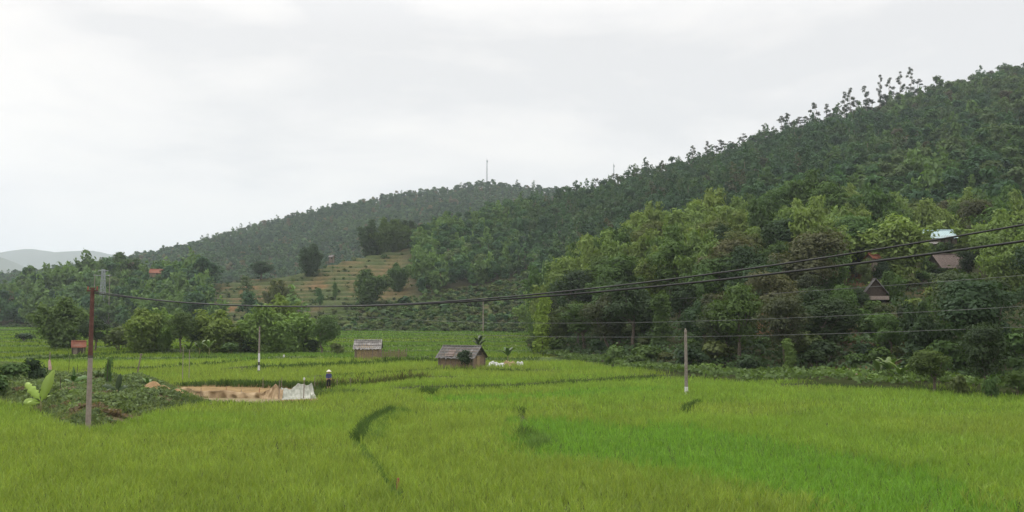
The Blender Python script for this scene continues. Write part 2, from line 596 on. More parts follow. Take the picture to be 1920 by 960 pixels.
def mountain(name, prof, dist, depth, label):
    pr = np.array(prof, float)
    Xs = np.linspace(pr[0, 0], pr[-1, 0], 120)
    us = (Xs - 960) / F
    ts = np.linspace(0, 1, 40)
    zr = CAMZ + pz(np.interp(Xs, pr[:, 0], pr[:, 1])) * dist
    Y = np.concatenate([dist - depth + ts * depth, dist + ts[1:] * depth])[:, None] + 0 * us[None, :]
    p = np.concatenate([ts ** 1.1, (1 - ts[1:])])[:, None]
    Xw = us[None, :] * Y
    Z = 3 + np.maximum(zr[None, :] - 3, 4) * p + 40 * fbm(Xw / 300, Y / 300, 91) * p * (1 - p) * 4 + 12 * fbm(Xw / 90, Y / 90, 93) * p
    V = np.stack([Xw, Y, Z], -1).reshape(-1, 3)
    o = link(name, quad_mesh(name, V, np.tile(np.array([[.05, .07, .035]]), (len(V), 1)), grid_quads(*Y.shape), True), M_GROUND)
    tag(o, kind='structure', label=label)


mountain('far_mountains', [(-900, 500), (-500, 462), (-200, 480), (0, 474), (45, 466), (110, 474), (165, 470), (230, 482), (400, 500), (800, 560)], 5800, 1300, 'hazy blue mountains far down the valley')
mountain('distant_ridge', [(-900, 450), (-500, 440), (-100, 470), (0, 482), (40, 498), (75, 512), (130, 540), (200, 590)], 4200, 1000, 'blue ridge running down to the valley')


# ------------------------------------------------------------------ leaf clouds
def unit(v):
    return v / (np.linalg.norm(v, axis=-1, keepdims=True) + 1e-9)


def leaf_quads(C, N, size, aspect=1.6, rng=R, droop=None):
    """diamond-ish quads at C facing N"""
    n = len(C)
    r = unit(rng.normal(size=(n, 3)))
    if droop is not None: r = unit(r * (1 - droop) + np.array([0, 0, -1.0]) * droop)
    t = unit(r - N * np.sum(r * N, 1, keepdims=True))
    b = np.cross(N, t)
    s = (size * (.6 + .8 * rng.random(n)))[:, None]
    l = t * s * aspect * .5; w = b * s * .5
    k = .15 * rng.normal(size=(n, 1))
    return np.stack([C - l, C + w + l * k, C + l, C - w + l * k], 1)


def lobes_cloud(rng, lobes, n, size, up=.3, rnd=.38, inner=.25, aspect=1.5):
    ws = np.array([max(l[1]) ** 2 for l in lobes]); ws = ws / ws.sum()
    Q = []
    for (c, rad), w in zip(lobes, ws):
        m = max(4, int(n * w))
        d = unit(rng.normal(size=(m, 3)))
        d[:, 2] = np.where((d[:, 2] < -.3) & (rng.random(m) < .6), -d[:, 2], d[:, 2])
        rr = np.where(rng.random(m) < inner, rng.uniform(.3, .8, m), rng.uniform(.78, 1.08, m))
        bump = 1 + .28 * np.sin(d[:, 0] * 5 + rng.uniform(0, 6)) * np.sin(d[:, 1] * 5 + rng.uniform(0, 6)) + .15 * np.sin(d[:, 2] * 9 + rng.uniform(0, 6))
        P = np.asarray(c)[None, :] + d * np.asarray(rad)[None, :] * (rr * bump)[:, None]
        N = unit(d * (1 - rnd * .6) + rng.normal(size=(m, 3)) * rnd * .6 + np.array([0, 0, up]))
        Q.append(leaf_quads(P, N, size, aspect, rng))
    return np.concatenate(Q)


def limb(mb, a, b, r0, r1, rng, n=5):
    a = Vector(a); b = Vector(b)
    pts = []
    for i in range(n + 1):
        t = i / n
        p = a.lerp(b, t) + Vector((rng.normal() * .06, rng.normal() * .06, .12 * math.sin(math.pi * t))) * (b - a).length * .35
        if i == 0: p = a
        if i == n: p = b
        pts.append(p)
    mb.tube(pts, [r0 + (r1 - r0) * i / n for i in range(n + 1)], 6)


def gen_broadleaf(seed, h=10.0, w=8.0, leaves=7500, size=.225, nl=15, low=.28):
    rng = np.random.default_rng(seed)
    lobes = []
    for i in range(nl):
        a = rng.uniform(0, 2 * math.pi); e = rng.uniform(0, 1)
        zz = h * (low + .1 + (.8 - low) * e)
        env = math.sin(math.pi * min(1, .22 + .72 * (1 - e))) ** .6
        rr = w * .36 * env * rng.uniform(.35, 1)
        lr = w * rng.uniform(.15, .25)
        lobes.append(((rr * math.cos(a), rr * math.sin(a), zz), (lr, lr, lr * .8)))
    lobes.append(((0, 0, h * .84), (w * .2, w * .2, h * .13)))
    mb = MB()
    top = Vector((rng.normal() * .25, rng.normal() * .25, h * .5))
    limb(mb, (0, 0, -.4), top, h * .028, h * .014, rng, 6)
    for c, _ in lobes[:9]:
        s = Vector((0, 0, -.4)).lerp(top, rng.uniform(.55, 1))
        limb(mb, s, c, h * .011, h * .003, rng, 4)
    return lobes_cloud(rng, lobes, leaves, size), mb


def gen_bamboo(seed, h=12.0, w=8.0, leaves=11500, size=.29, nc=32, ng=8):
    """culms gathered into several upright plumes whose tips nod outward"""
    rng = np.random.default_rng(seed)
    mb = MB(); Q = []
    per = leaves // nc
    ga = rng.uniform(0, 2 * math.pi, ng) ; gs = w * .5 * np.linspace(.08, 1.0, ng) ** .7; gh = h * rng.uniform(.74, 1.0, ng) * (1 - .2 * (gs / (w * .5)) ** 2)
    gh[0] = h
    for k in range(nc):
        g = k % ng
        a = ga[g] + rng.normal() * .28; sp = gs[g] * rng.uniform(.75, 1.2)
        hh = gh[g] * rng.uniform(.72, 1.0)
        base = np.array([rng.normal() * w * .06, rng.normal() * w * .06, -.3])
        ts = np.linspace(0, 1, 9)

        def P(t):
            t = np.asarray(t)
            o = sp * (.95 * t ** 1.5 + .9 * np.clip(t - .7, 0, 1) ** 1.4)
            z = hh * (1.1 * t - .1 * t ** 5)
            return np.stack([base[0] + math.cos(a) * o, base[1] + math.sin(a) * o, base[2] + z], -1)
        mb.tube([tuple(p) for p in P(ts)], [.07 * (1 - .8 * t) for t in ts], 4, False)
        t = np.clip(rng.beta(1.9, 1.15, per), .04, 1)
        c = P(t)
        rad = w * (.04 + .1 * np.sin(np.pi * np.clip(t, .05, .96)) ** .8)
        off = rng.normal(size=(per, 3)) * rad[:, None] * np.array([.7, .7, .55])
        N = unit(rng.normal(size=(per, 3)) * .36 + unit(off) * .9 + np.array([0, 0, .3]))
        Q.append(leaf_quads(c + off, N, size, 2.4, rng, .5))
    return np.concatenate(Q), mb


def gen_slender(seed, h=15.0, w=4.5, leaves=1900, size=.26, low=.14):
    rng = np.random.default_rng(seed)
    mb = MB()
    lean = rng.normal(size=2) * .3
    limb(mb, (0, 0, -.5), (lean[0], lean[1], h * .97), h * .012, h * .003, rng, 8)
    lobes = []
    n = 19
    for i in range(n):
        e = i / (n - 1)
        zz = h * (low + (.97 - low) * e)
        env = math.sin(math.pi * min(1, .2 + .74 * e)) ** .7 * rng.uniform(.6, 1.1)
        a = rng.uniform(0, 2 * math.pi); rr = w * .5 * env * rng.uniform(.3, 1)
        lr = w * rng.uniform(.15, .27) * (1 - .4 * e)
        c = (rr * math.cos(a) + lean[0] * e, rr * math.sin(a) + lean[1] * e, zz)
        lobes.append((c, (lr, lr, lr * .75)))
        limb(mb, (lean[0] * e * .9, lean[1] * e * .9, zz - h * .03), c, .05, .02, rng, 3)
    return lobes_cloud(rng, lobes, leaves, size, up=.4), mb


def gen_shrub(seed, h=3.0, w=3.4, leaves=900, size=.26, nl=8):
    rng = np.random.default_rng(seed)
    lobes = []
    for i in range(nl):
        a = rng.uniform(0, 6.28); rr = w * .3 * rng.uniform(.2, 1); lr = w * rng.uniform(.18, .28)
        lobes.append(((rr * math.cos(a), rr * math.sin(a), h * rng.uniform(.3, .75)), (lr, lr, lr * .9)))
    mb = MB()
    for c, _ in lobes[:6]:
        limb(mb, (0, 0, -.2), c, .05, .015, rng, 3)
    return lobes_cloud(rng, lobes, leaves, size), mb


def gen_column(seed, h=10, w=3.6, leaves=4500, size=.23):
    """tree wrapped in climbers: a leafy column with hanging curtains"""
    rng = np.random.default_rng(seed)
    lobes = []
    for i in range(14):
        e = i / 13
        a = rng.uniform(0, 6.28); rr = w * .22 * rng.uniform(0, 1)
        lr = w * rng.uniform(.2, .33)
        lobes.append(((rr * math.cos(a), rr * math.sin(a), h * (.1 + .82 * e)), (lr, lr, lr * 1.3)))
    mb = MB(); limb(mb, (0, 0, -.3), (0, 0, h * .85), .2, .06, rng, 6)
    return lobes_cloud(rng, lobes, leaves, size), mb


PROTO = {}


def reg(kind, gens, h, w, bark):
    PROTO[kind] = []
    for q, mb in gens:
        PROTO[kind].append((quad_mesh(kind + '_crown', q), mb.mesh(kind + '_trunk', True), h, w, bark))
        PROTO[kind][-1][0].materials.append(M_LEAF)
        PROTO[kind][-1][1].materials.append(bark)


reg('bamboo_clump', [gen_bamboo(100 + i) for i in range(4)], 12, 8.0, M_CULM)
reg('broadleaf_tree', [gen_broadleaf(200 + i) for i in range(5)], 10, 8.0, M_BARK)
reg('slender_tree', [gen_slender(300 + i) for i in range(4)], 15, 4.5, M_PALEBARK)
reg('shrub', [gen_shrub(400 + i) for i in range(3)], 3, 3.4, M_BARK)
reg('climber_covered_tree', [gen_column(500 + i) for i in range(2)], 10, 3.6, M_BARK)

CAT = {'bamboo_clump': 'bamboo', 'broadleaf_tree': 'tree', 'slender_tree': 'tree', 'shrub': 'shrub', 'climber_covered_tree': 'tree'}
BR = (.155, .22, .06); MID = (.075, .13, .034); DK = (.04, .07, .027); OL = (.1, .13, .042); LIME = (.25, .34, .05); BRN = (.084, .088, .04)
TREES = []
_rt = random.Random(5)


def tree(kind, x, y, h, w, col, label, group=None, z=None, trunk=True):
    v = _rt.choice(PROTO[kind])
    if z is None: z = T(x, y)
    root = empty(kind, (x, y, z - .1), label, CAT[kind], group, _rt.uniform(0, 6.28))
    sx = w / v[3]; sz = h / v[2]
    c = bpy.data.objects.new('crown', v[0]); COL.objects.link(c); c.parent = root
    j = _rt.uniform(.85, 1.18); k = _rt.uniform(.93, 1.07)
    c.color = (col[0] * j * k, col[1] * j, col[2] * j / k, 1)
    c.scale = (sx, sx, sz)
    if trunk:
        t = bpy.data.objects.new('culms' if kind == 'bamboo_clump' else 'trunk', v[1]); COL.objects.link(t); t.parent = root
        t.scale = (sx, sx, sz)
    TREES.append((x, y, w))
    return root


def ptree(kind, X, Yt, wpx, d, col, label, group=None, hmin=2.0):
    """a tree whose top is seen at pixel (X, Yt) when it stands at distance d"""
    a, b = ray(X, Yt)
    x = a * d; zt = CAMZ + b * d
    z = T(x, d)
    return tree(kind, x, d, max(hmin, zt - z), wpx * d / F, col, label, group, z)


VB = (.165, .245, .06); VM = (.085, .14, .042); VO = (.13, .165, .055)
# trees in the valley, between the paddies
for a in (
    ('bamboo_clump', 122, 545, 99, 166, VM, 'tall dark bamboo clump standing left of the rusty pole'),
    ('broadleaf_tree', 180, 596, 62, 158, DK, 'dark round tree right behind the small red-roofed shelter'),
    ('shrub', 45, 624, 44, 205, DK, 'small dark round bush alone in the far paddies at the valley edge'),
    ('shrub', 226, 606, 66, 160, VO, 'pale olive bush between the dark round tree and the first bright bamboo'),
    ('bamboo_clump', 268, 567, 88, 156, VB, 'bright bamboo clump, first of the row right of the pale olive bush'),
    ('bamboo_clump', 308, 573, 64, 158, VB, 'bright bamboo clump touching the right side of the first one in the row'),
    ('broadleaf_tree', 341, 582, 58, 155, VM, 'dense green tree between the two bright bamboo clumps and the broad domed one'),
    ('bamboo_clump', 405, 573, 99, 158, VB, 'broad domed bamboo clump behind the two banana plants'),
    ('broadleaf_tree', 404, 612, 70, 160, DK, 'dark low tree under the broad domed bamboo clump'),
    ('bamboo_clump', 462, 585, 64, 160, VO, 'thin olive bamboo clump behind the banded thin pole'),
    ('bamboo_clump', 502, 567, 92, 157, VB, 'bright bamboo clump just right of the banded thin pole'),
    ('bamboo_clump', 520, 538, 62, 170, VB, 'bright bamboo clump rising highest above the valley row'),
    ('bamboo_clump', 556, 579, 90, 156, VB, 'bright bamboo clump beside the dark tree at the end of the valley row'),
    ('broadleaf_tree', 606, 588, 66, 152, VM, 'dark green tree at the end of the valley row, nearest the pale-roofed hut'),
    ('shrub', 432, 640, 40, 152, VM, 'low green bush between the banana plants and the banded thin pole'),
    ('shrub', 632, 640, 30, 150, VO, 'small olive bush at the foot of the last valley tree'),
    ('shrub', 868, 652, 34, 108, DK, 'dark green bush growing against the front wall of the grey-roofed hut'),
    ('shrub', 1150, 643, 42, 117, VM, 'rounded green bush standing out at the foot of the wooded spur'),
    ('shrub', 1195, 664, 50, 114, VM, 'low spreading bush beside the rounded bush at the spur foot'),
    ('broadleaf_tree', 292, 606, 70, 163, DK, 'dark tree filling the gap behind the first two bright bamboo clumps'),
    ('broadleaf_tree', 370, 612, 64, 164, DK, 'dark tree in the gap left of the broad domed bamboo'),
    ('broadleaf_tree', 446, 616, 56, 164, DK, 'dark tree in the gap right of the broad domed bamboo'),
    ('broadleaf_tree', 540, 604, 90, 166, DK, 'dark tree behind the bright bamboo near the end of the valley row'),
    ('shrub', 480, 632, 70, 158, DK, 'dark undergrowth bush at the foot of the banded thin pole row'),
    ('shrub', 575, 634, 74, 157, DK, 'dark spreading bush under the last bright bamboo of the row'),
    # prominent trees on the spur
    ('climber_covered_tree', 1018, 556, 40, 150, LIME, 'bright lime green tree hung with climbers at the tip of the spur'),
    ('broadleaf_tree', 1046, 575, 62, 152, OL, 'olive tree directly right of the lime green tree'),
    ('broadleaf_tree', 1095, 566, 92, 146, MID, 'wide green tree, second to the right of the lime green tree'),
    ('broadleaf_tree', 1000, 628, 34, 156, OL, 'small yellowish tree at the foot of the lime green tree'),
    ('broadleaf_tree', 1845, 603, 98, 73, DK, 'large dark tree with a domed crown at the paddy edge'),
    ('broadleaf_tree', 1748, 652, 84, 77, (.07, .11, .026), 'squat yellow-green bushy tree just left of the large dark tree'),
    ('shrub', 1858, 697, 36, 70.5, MID, 'small round clipped-looking bush under the large dark tree'),
    ('shrub', 1905, 690, 56, 73, MID, 'loose green bush at the frame edge beside the small round bush'),
    ('shrub', 1800, 708, 40, 73, OL, 'low pale bush between the squat tree and the large dark tree'),
    ('bamboo_clump', 1520, 376, 128, 166, (.17, .24, .066), 'large plume-topped bamboo clump highest over the middle of the spur'),
    ('bamboo_clump', 1668, 388, 136, 152, (.17, .24, .066), 'huge bamboo clump directly left of the pale blue roof'),
    ('bamboo_clump', 1898, 388, 150, 155, BR, 'bright bamboo clump filling the slope at the edge of the picture'),
    ('bamboo_clump', 1468, 418, 84, 172, BR, 'narrower bamboo clump leaning on the large plume-topped one'),
    ('bamboo_clump', 1300, 366, 110, 205, BR, 'bright bamboo clump on the spur crest above the concrete pole'),
    ('broadleaf_tree', 1365, 556, 66, 112, (.075, .125, .035), 'fresh green broad-leaved tree behind the concrete pole and to its right'),
    ('broadleaf_tree', 1550, 556, 128, 104, DK, 'wide dark dome of a tree below the large plume-topped bamboo'),
    ('broadleaf_tree', 1768, 532, 66, 112, (.09, .15, .036), 'bright green tree below the brown roof'),
    ('broadleaf_tree', 1668, 586, 60, 98, (.075, .13, .034), 'bright green small tree low on the slope under the dark gabled hut'),
    ('climber_covered_tree', 1478, 634, 30, 97, (.12, .19, .05), 'pale green sapling among dark scrub low on the slope'),
    ('broadleaf_tree', 1845, 438, 60, 178, DK, 'dark tree between the brown roof and the edge bamboo'),
    ('shrub', 1736, 451, 34, 178, MID, 'leafy bush hiding the wall under the left half of the pale blue roof'),
    ('shrub', 1764, 451, 26, 179, MID, 'green bush hiding the wall in the middle under the pale blue roof'),
    ('shrub', 1780, 450, 26, 179, DK, 'dark bush hiding the wall at the right under the pale blue roof'),
    ('broadleaf_tree', 1800, 455, 30, 178, BR, 'bright tree at the corner of the house with the pale blue roof'),
    ('broadleaf_tree', 1757, 501, 40, 158, DK, 'dark tree hiding the wall under the brown roof'),
    ('broadleaf_tree', 1793, 503, 44, 157, MID, 'green tree at the corner of the house with the brown roof'),
    ('broadleaf_tree', 1650, 481, 36, 144, DK, 'dark tree hiding the wall of the small orange-roofed shed'),
    ('broadleaf_tree', 1815, 468, 46, 156, DK, 'dark round tree covering the right end of the brown roof'),
    ('broadleaf_tree', 1736, 484, 34, 157, MID, 'green tree covering the left end of the brown roof'),
    ('broadleaf_tree', 1622, 484, 34, 144, OL, 'olive tree left of the small orange-roofed shed'),
    ('bamboo_clump', 1672, 500, 50, 134, MID, 'bamboo clump right of the dark gabled hut'),
    ('broadleaf_tree', 1612, 540, 44, 128, DK, 'dark tree left of the dark gabled hut'),
    ('broadleaf_tree', 1436, 428, 66, 190, DK, 'dark tree left of the narrower leaning bamboo clump'),
    ('broadleaf_tree', 1594, 452, 46, 158, DK, 'lower dark tree wedged between the two large bamboo clumps'),
    ('broadleaf_tree', 1598, 396, 60, 210, DK, 'dark tree in the gap between the two large bamboo clumps'),
    ('broadleaf_tree', 1790, 380, 70, 222, DK, 'dark tree rising behind the pale blue roof'),
    ('broadleaf_tree', 295, 513, 34, 398, MID, 'tree hiding the wall of the far house with the orange-red roof'),
    # singles on the left hillside
    ('bamboo_clump', 228, 465, 62, 436, MID, 'feathery bamboo on the skyline, highest of the left low hill'),
    ('bamboo_clump', 190, 484, 44, 436, MID, 'bamboo on the skyline just left of the highest one of the low hill'),
    ('bamboo_clump', 585, 450, 54, 388, DK, 'isolated dark bamboo clump on the shoulder of the terraced hill'),
    ('broadleaf_tree', 490, 489, 52, 400, DK, 'dark wide tree on the low skyline left of the terraces'),
    ('bamboo_clump', 697, 410, 56, 428, DK, 'dark bamboo clump on top of the terraced hill, first of four in the row'),
    ('bamboo_clump', 722, 405, 56, 430, MID, 'bamboo clump on top of the terraced hill, second of four in the row'),
    ('bamboo_clump', 748, 403, 56, 433, MID, 'bamboo clump on top of the terraced hill, third of four in the row'),
    ('bamboo_clump', 772, 412, 56, 436, DK, 'bamboo clump on top of the terraced hill, last of four in the row'),
    ('bamboo_clump', 690, 497, 74, 335, MID, 'big drooping bamboo clump in the middle of the terraced slope'),
    ('broadleaf_tree', 600, 538, 15, 325, (.07, .14, .05), 'small bright round tree low on the terraced slope'),
    ('broadleaf_tree', 629, 528, 12, 335, MID, 'tiny round tree on the terraced slope above the bright round one'),
    ('bamboo_clump', 745, 486, 44, 360, MID, 'bamboo clump right of the big drooping one on the terraced slope'),
    ('bamboo_clump', 528, 522, 60, 330, OL, 'thin see-through bamboo at the foot of the terraced hill'),
):
    ptree(*a)

# slender trees along the ridge skyline
for X, up, w in ((1213, 16, 15), (1190, 12, 14), (1240, 10, 16), (1298, 24, 14), (1325, 24, 14), (1352, 20, 26), (1372, 15, 20), (1396, 20, 26), (1432, 25, 16), (1466, 30, 22), (1478, 32, 20),
                 (1500, 22, 24), (1528, 36, 22), (1548, 30, 18), (1566, 22, 20), (1582, 42, 18), (1592, 46, 18), (1604, 26, 22), (1625, 44, 20), (1648, 52, 14), (1666, 44, 18), (1688, 46, 18), (1708, 48, 18), (1722, 28, 22),
                 (1150, 12, 15), (1118, 12, 15), (1425, 14, 22), (1512, 20, 22), (1636, 22, 24), (1660, 22, 24)):
    d = float(itp(RA, X, 2)) - 4
    Yt = float(itp(RA, X, 1)) - up * 1.35 - 22
    ptree('slender_tree', X, Yt, w * 1.25, d, (.05, .068, .036), 'slender open-crowned tree standing up against the sky on the ridge', 'slender trees along the ridge skyline', 7)

# bamboo and broad-leaved trees covering the spur
HOUSE_PX = [(1726, 424, 1784, 446, 185), (1748, 476, 1800, 500, 165), (1630, 522, 1660, 556, 135), (1628, 477, 1648, 486, 150)]
rs = random.Random(31)
cnt = 0
for d in np.arange(78, 262, 6.6):
    for X in np.arange(1000, 2010, 6.4 / d * F):
        Xj = X + rs.uniform(-3.2, 3.2) / d * F
        dj = d + rs.uniform(-3.4, 3.4)
        eb = float(itp(EB, Xj)); ec = float(itp(EC, Xj))
        if dj < eb + 2 or dj > ec + 34: continue
        x = ray(Xj, 550)[0] * dj
        if float(zE(x, dj)) < float(zA(x, dj)) - 1 or float(zE(x, dj)) < .5: continue
        if any(math.hypot(x - q[0], dj - q[1]) < .36 * (q[2]) for q in TREES): continue
        t = (dj - eb) / (ec - eb)
        r = rs.random()
        if t < .32:
            kind = 'broadleaf_tree' if r < .6 else ('shrub' if r < .75 else ('bamboo_clump' if r < .88 else 'climber_covered_tree'))
            h = rs.uniform(6, 10.5); band = 0
            col = [DK, MID, (.055, .075, .03), (.06, .07, .03), BRN][rs.choice([0, 0, 0, 0, 1, 1, 2, 2, 3, 3, 4])]
        elif t < .62:
            kind = 'broadleaf_tree' if r < .42 else ('bamboo_clump' if r < .86 else 'climber_covered_tree')
            h = rs.uniform(8, 12.5); band = 1
            col = [BR, MID, DK, OL, BRN][rs.choice([0, 1, 1, 2, 2, 3, 4] if kind != 'bamboo_clump' else [0, 0, 0, 1])]
        else:
            kind = 'bamboo_clump' if r < .72 else 'broadleaf_tree'
            h = rs.uniform(9, 13.5); band = 2
            col = [BR, MID, OL, BRN, DK][rs.choice([0, 1, 2, 3, 4, 4] if kind != 'bamboo_clump' else [0, 0, 0, 1])]
        if kind == 'bamboo_clump' and band: h = rs.uniform(9, 16)
        if kind == 'shrub': h = rs.uniform(2.5, 4)
        w = {'broadleaf_tree': .82, 'bamboo_clump': .6, 'shrub': 1.15, 'climber_covered_tree': .36}[kind] * h * rs.uniform(.9, 1.15)
        z = T(x, dj)
        Yt = 600 - (z + h - CAMZ) / dj * F; Yb = 600 - (z - CAMZ) / dj * F; hw_ = w / 2 / dj * F
        if any(dj < hd + 3 and Xj + hw_ > a and Xj - hw_ < c and Yt < e and Yb > b for a, b, c, e, hd in HOUSE_PX):
            if kind == 'bamboo_clump' or h > 6:
                kind = 'shrub'; h = 2.6; w = 3.2; z = T(x, dj)
                Yt = 600 - (z + h - CAMZ) / dj * F
                if any(dj < hd + 3 and Xj + hw_ > a and Xj - hw_ < c and Yt < e for a, b, c, e, hd in HOUSE_PX): continue
            else: continue
        where = ('low on the spur beside the paddies', 'on the middle slope of the spur', 'near the crest of the spur')[band]
        cn = 'brownish' if col == BRN else ('bright yellow-green' if col == BR else ('olive' if col == OL else ('dark' if col in (DK, (.055, .075, .03), (.06, .07, .03)) else 'mid-green')))
        kn = {'bamboo_clump': 'feathery bamboo clump', 'broadleaf_tree': 'broad-leaved tree', 'shrub': 'bush', 'climber_covered_tree': 'climber-hung tree'}[kind]
        tree(kind, x, dj, h, w, col, f'{cn} {kn} in the mixed wood {where}', f'{cn} {kn} {where}', z)
        cnt += 1
for d in np.arange(76, 175, 4.4):
    for X in np.arange(1010, 1990, 4.4 / d * F):
        Xj = X + rs.uniform(-1.8, 1.8) / d * F; dj = d + rs.uniform(-2, 2)
        eb = float(itp(EB, Xj)); ec = float(itp(EC, Xj)); t = (dj - eb) / (ec - eb)
        if t < .0 or t > .3 or rs.random() < .35 + t: continue
        x = ray(Xj, 550)[0] * dj
        if any(math.hypot(x - q[0], dj - q[1]) < .3 * q[2] for q in TREES): continue
        h = rs.uniform(1.6, 4.0); w = h * rs.uniform(1.1, 1.5); z = T(x, dj)
        Yt = 600 - (z + h - CAMZ) / dj * F; hw_ = w / 2 / dj * F
        if any(dj < hd + 3 and Xj + hw_ > a and Xj - hw_ < c and Yt < e for a, b, c, e, hd in HOUSE_PX): continue
        col = rs.choice([DK, DK, MID, MID, OL]); cn = 'dark' if col == DK else ('olive' if col == OL else 'mid-green')
        tree('shrub', x, dj, h, w, col, f'{cn} bush in the mixed wood low on the spur beside the paddies', f'{cn} bush low on the spur beside the paddies', z)
print('spur trees', cnt, 'all', len(TREES))


# ------------------------------------------------------------------ woods that read as one mass
def lod_variants(kind, n, k, size):
    out = []
    for i in range(k):
        if kind == 'round': q, _ = gen_broadleaf(900 + i, [8, 10, 9][i % 3], [7.2, 6.0, 6.6][i % 3], n, size, 9, .1); hb = 8
        elif kind == 'bamboo': q, _ = gen_bamboo(920 + i, 11, 7, n, size, 16, 5); hb = 11
        elif kind == 'shrub': q, _ = gen_shrub(960 + i, 2.5, 3.2, n, size, 5); hb = 2.5
        else:
            q, _ = gen_slender(940 + i, 12, 5, n, size, .3); hb = 12
        shade = np.ones((len(q), 3))
        if kind == 'slender':
            tr = []
            for a in (0, math.pi / 2):
                dx, dy = .16 * math.cos(a), .16 * math.sin(a)
                tr.append([(-dx, -dy, -.5), (dx, dy, -.5), (dx * .5, dy * .5, 8), (-dx * .5, -dy * .5, 8)])
            q = np.concatenate([q, np.array(tr)])
            shade = np.concatenate([shade, np.full((2, 3), -1.0)])
        out.append((q, shade))
    return out


def scatter(vars_, pos, scale, cols, rng):
    Qs = []; Cs = []
    which = rng.integers(0, len(vars_), len(pos))
    for k, (q, shade) in enumerate(vars_):
        idx = np.where(which == k)[0]
        if not len(idx): continue
        a = rng.uniform(0, 6.28, len(idx)); c, s = np.cos(a), np.sin(a)
        Rm = np.zeros((len(idx), 3, 3)); Rm[:, 0, 0] = c; Rm[:, 0, 1] = -s; Rm[:, 1, 0] = s; Rm[:, 1, 1] = c; Rm[:, 2, 2] = 1
        P = np.einsum('nij,qvj->nqvi', Rm, q) * scale[idx][:, None, None, :] + pos[idx][:, None, None, :]
        C = np.where(shade[None, :, :] < 0, np.array([.2, .18, .15]), cols[idx][:, None, :] * shade[None])
        Qs.append(P.reshape(-1, 4, 3)); Cs.append(C.reshape(-1, 3))
    return np.concatenate(Qs), np.concatenate(Cs)


def jit_points(x0, x1, y0, y1, sp, rng):
    xs = np.arange(x0, x1, sp); yy = np.arange(y0, y1, sp)
    X, Y = np.meshgrid(xs, yy)
    X = X + rng.uniform(-.48, .48, X.shape) * sp; Y = Y + rng.uniform(-.48, .48, Y.shape) * sp
    return X.ravel(), Y.ravel()


rng = np.random.default_rng(77)
LV = {'round': lod_variants('round', 560, 6, .55), 'bamboo': lod_variants('bamboo', 620, 5, .62), 'slender': lod_variants('slender', 240, 6, .6), 'shrub': lod_variants('shrub', 50, 4, .8)}

# near hillside
x, y = jit_points(-330, 400, 170, 620, 4.9, rng)
u = x / y; X = uX(u); t = tA(x, y)
ok = (t > .0) & (t < 1.03) & (X > -80) & (X < 2000)
ez = np.where(X > 985, zE(x, y), -99)
ok &= zA(x, y) > ez + .3
m = ter_mask(X, t)
ok &= ~((m > .3) & (rng.random(len(x)) > .012))
scrub = (t < .4) & (X > 600) & (X < 1000)
ok &= ~(scrub & (rng.random(len(x)) > np.interp(X, [600, 800, 1000], [.08, .12, .3])))
edge = np.where(X < 1000, rng.random(len(x)) * .05 + .02, 0)
ok &= t > edge
x, y, X, t, scrub = x[ok], y[ok], X[ok], t[ok], scrub[ok]
z = zA(x, y)
n = len(x)
zone = fbm(x / 45, y / 45, 101) + .5 * fbm(x / 14, y / 14, 103)
pal = np.zeros((n, 3)); kind = np.zeros(n, int)      # 0 round 1 bamboo 2 slender 3 shrub
darkslope = sstep(880, 1060, X) * sstep(.2, .38, t)
r = rng.random(n)
right = sstep(1500, 1750, X)
kind = np.where(r < .3 * darkslope * (1 - .6 * right), 2, 0)
kind = np.where((kind == 0) & (rng.random(n) < np.interp(X, [0, 500, 900, 1200], [.4, .35, .2, .1])), 1, kind)
c_dark = np.array([.038, .082, .038]); c_mid = np.array([.062, .128, .046]); c_ol = np.array([.098, .142, .052]); c_br = np.array([.115, .19, .055]); c_brn = np.array([.105, .085, .05])
pick = np.clip(zone * .9 + rng.normal(size=n) * .35, -1, 1)
w0 = sstep(-.6, .1, pick)[:, None]; w1 = sstep(.2, .8, pick + .3 * right)[:, None]
pal = c_dark * (1 - w0) + c_mid * w0
pal = pal * (1 - w1) + c_ol * w1
pal = np.where((kind == 1)[:, None], c_br * .85 + pal * .15, pal)
pal = np.where((rng.random(n) < .025)[:, None], c_brn, pal)
dk = (darkslope * (1 - .55 * right))[:, None] * .5
pal = pal * (1 - dk) + np.array([.036, .075, .037]) * dk
kind = np.where(scrub, 3, kind)
j = rng.uniform(.82, 1.2, (n, 1)) * np.interp(X, [0, 950, 1150], [1.06, 1.12, 1.0])[:, None]; pal = pal * j
sc = rng.choice([.7, .85, 1.0, 1.0, 1.2], n) * rng.uniform(.9, 1.1, n)
sc = np.where(X < 620, sc * rng.choice([.9, 1.15, 1.45], n), np.where(X < 900, sc * .95, sc))
sc = np.where(X > 1380, sc * rng.choice([.9, 1.1, 1.25], n), sc)
scale = np.stack([sc, sc, sc * rng.uniform(.85, 1.15, n)], 1)
Qs = []; Cs = []
for k, nm in enumerate(('round', 'bamboo', 'slender', 'shrub')):
    i = np.where(kind == k)[0]
    if len(i):
        q, c = scatter(LV[nm], np.stack([x[i], y[i], z[i]], 1), scale[i], pal[i], rng); Qs.append(q); Cs.append(c)
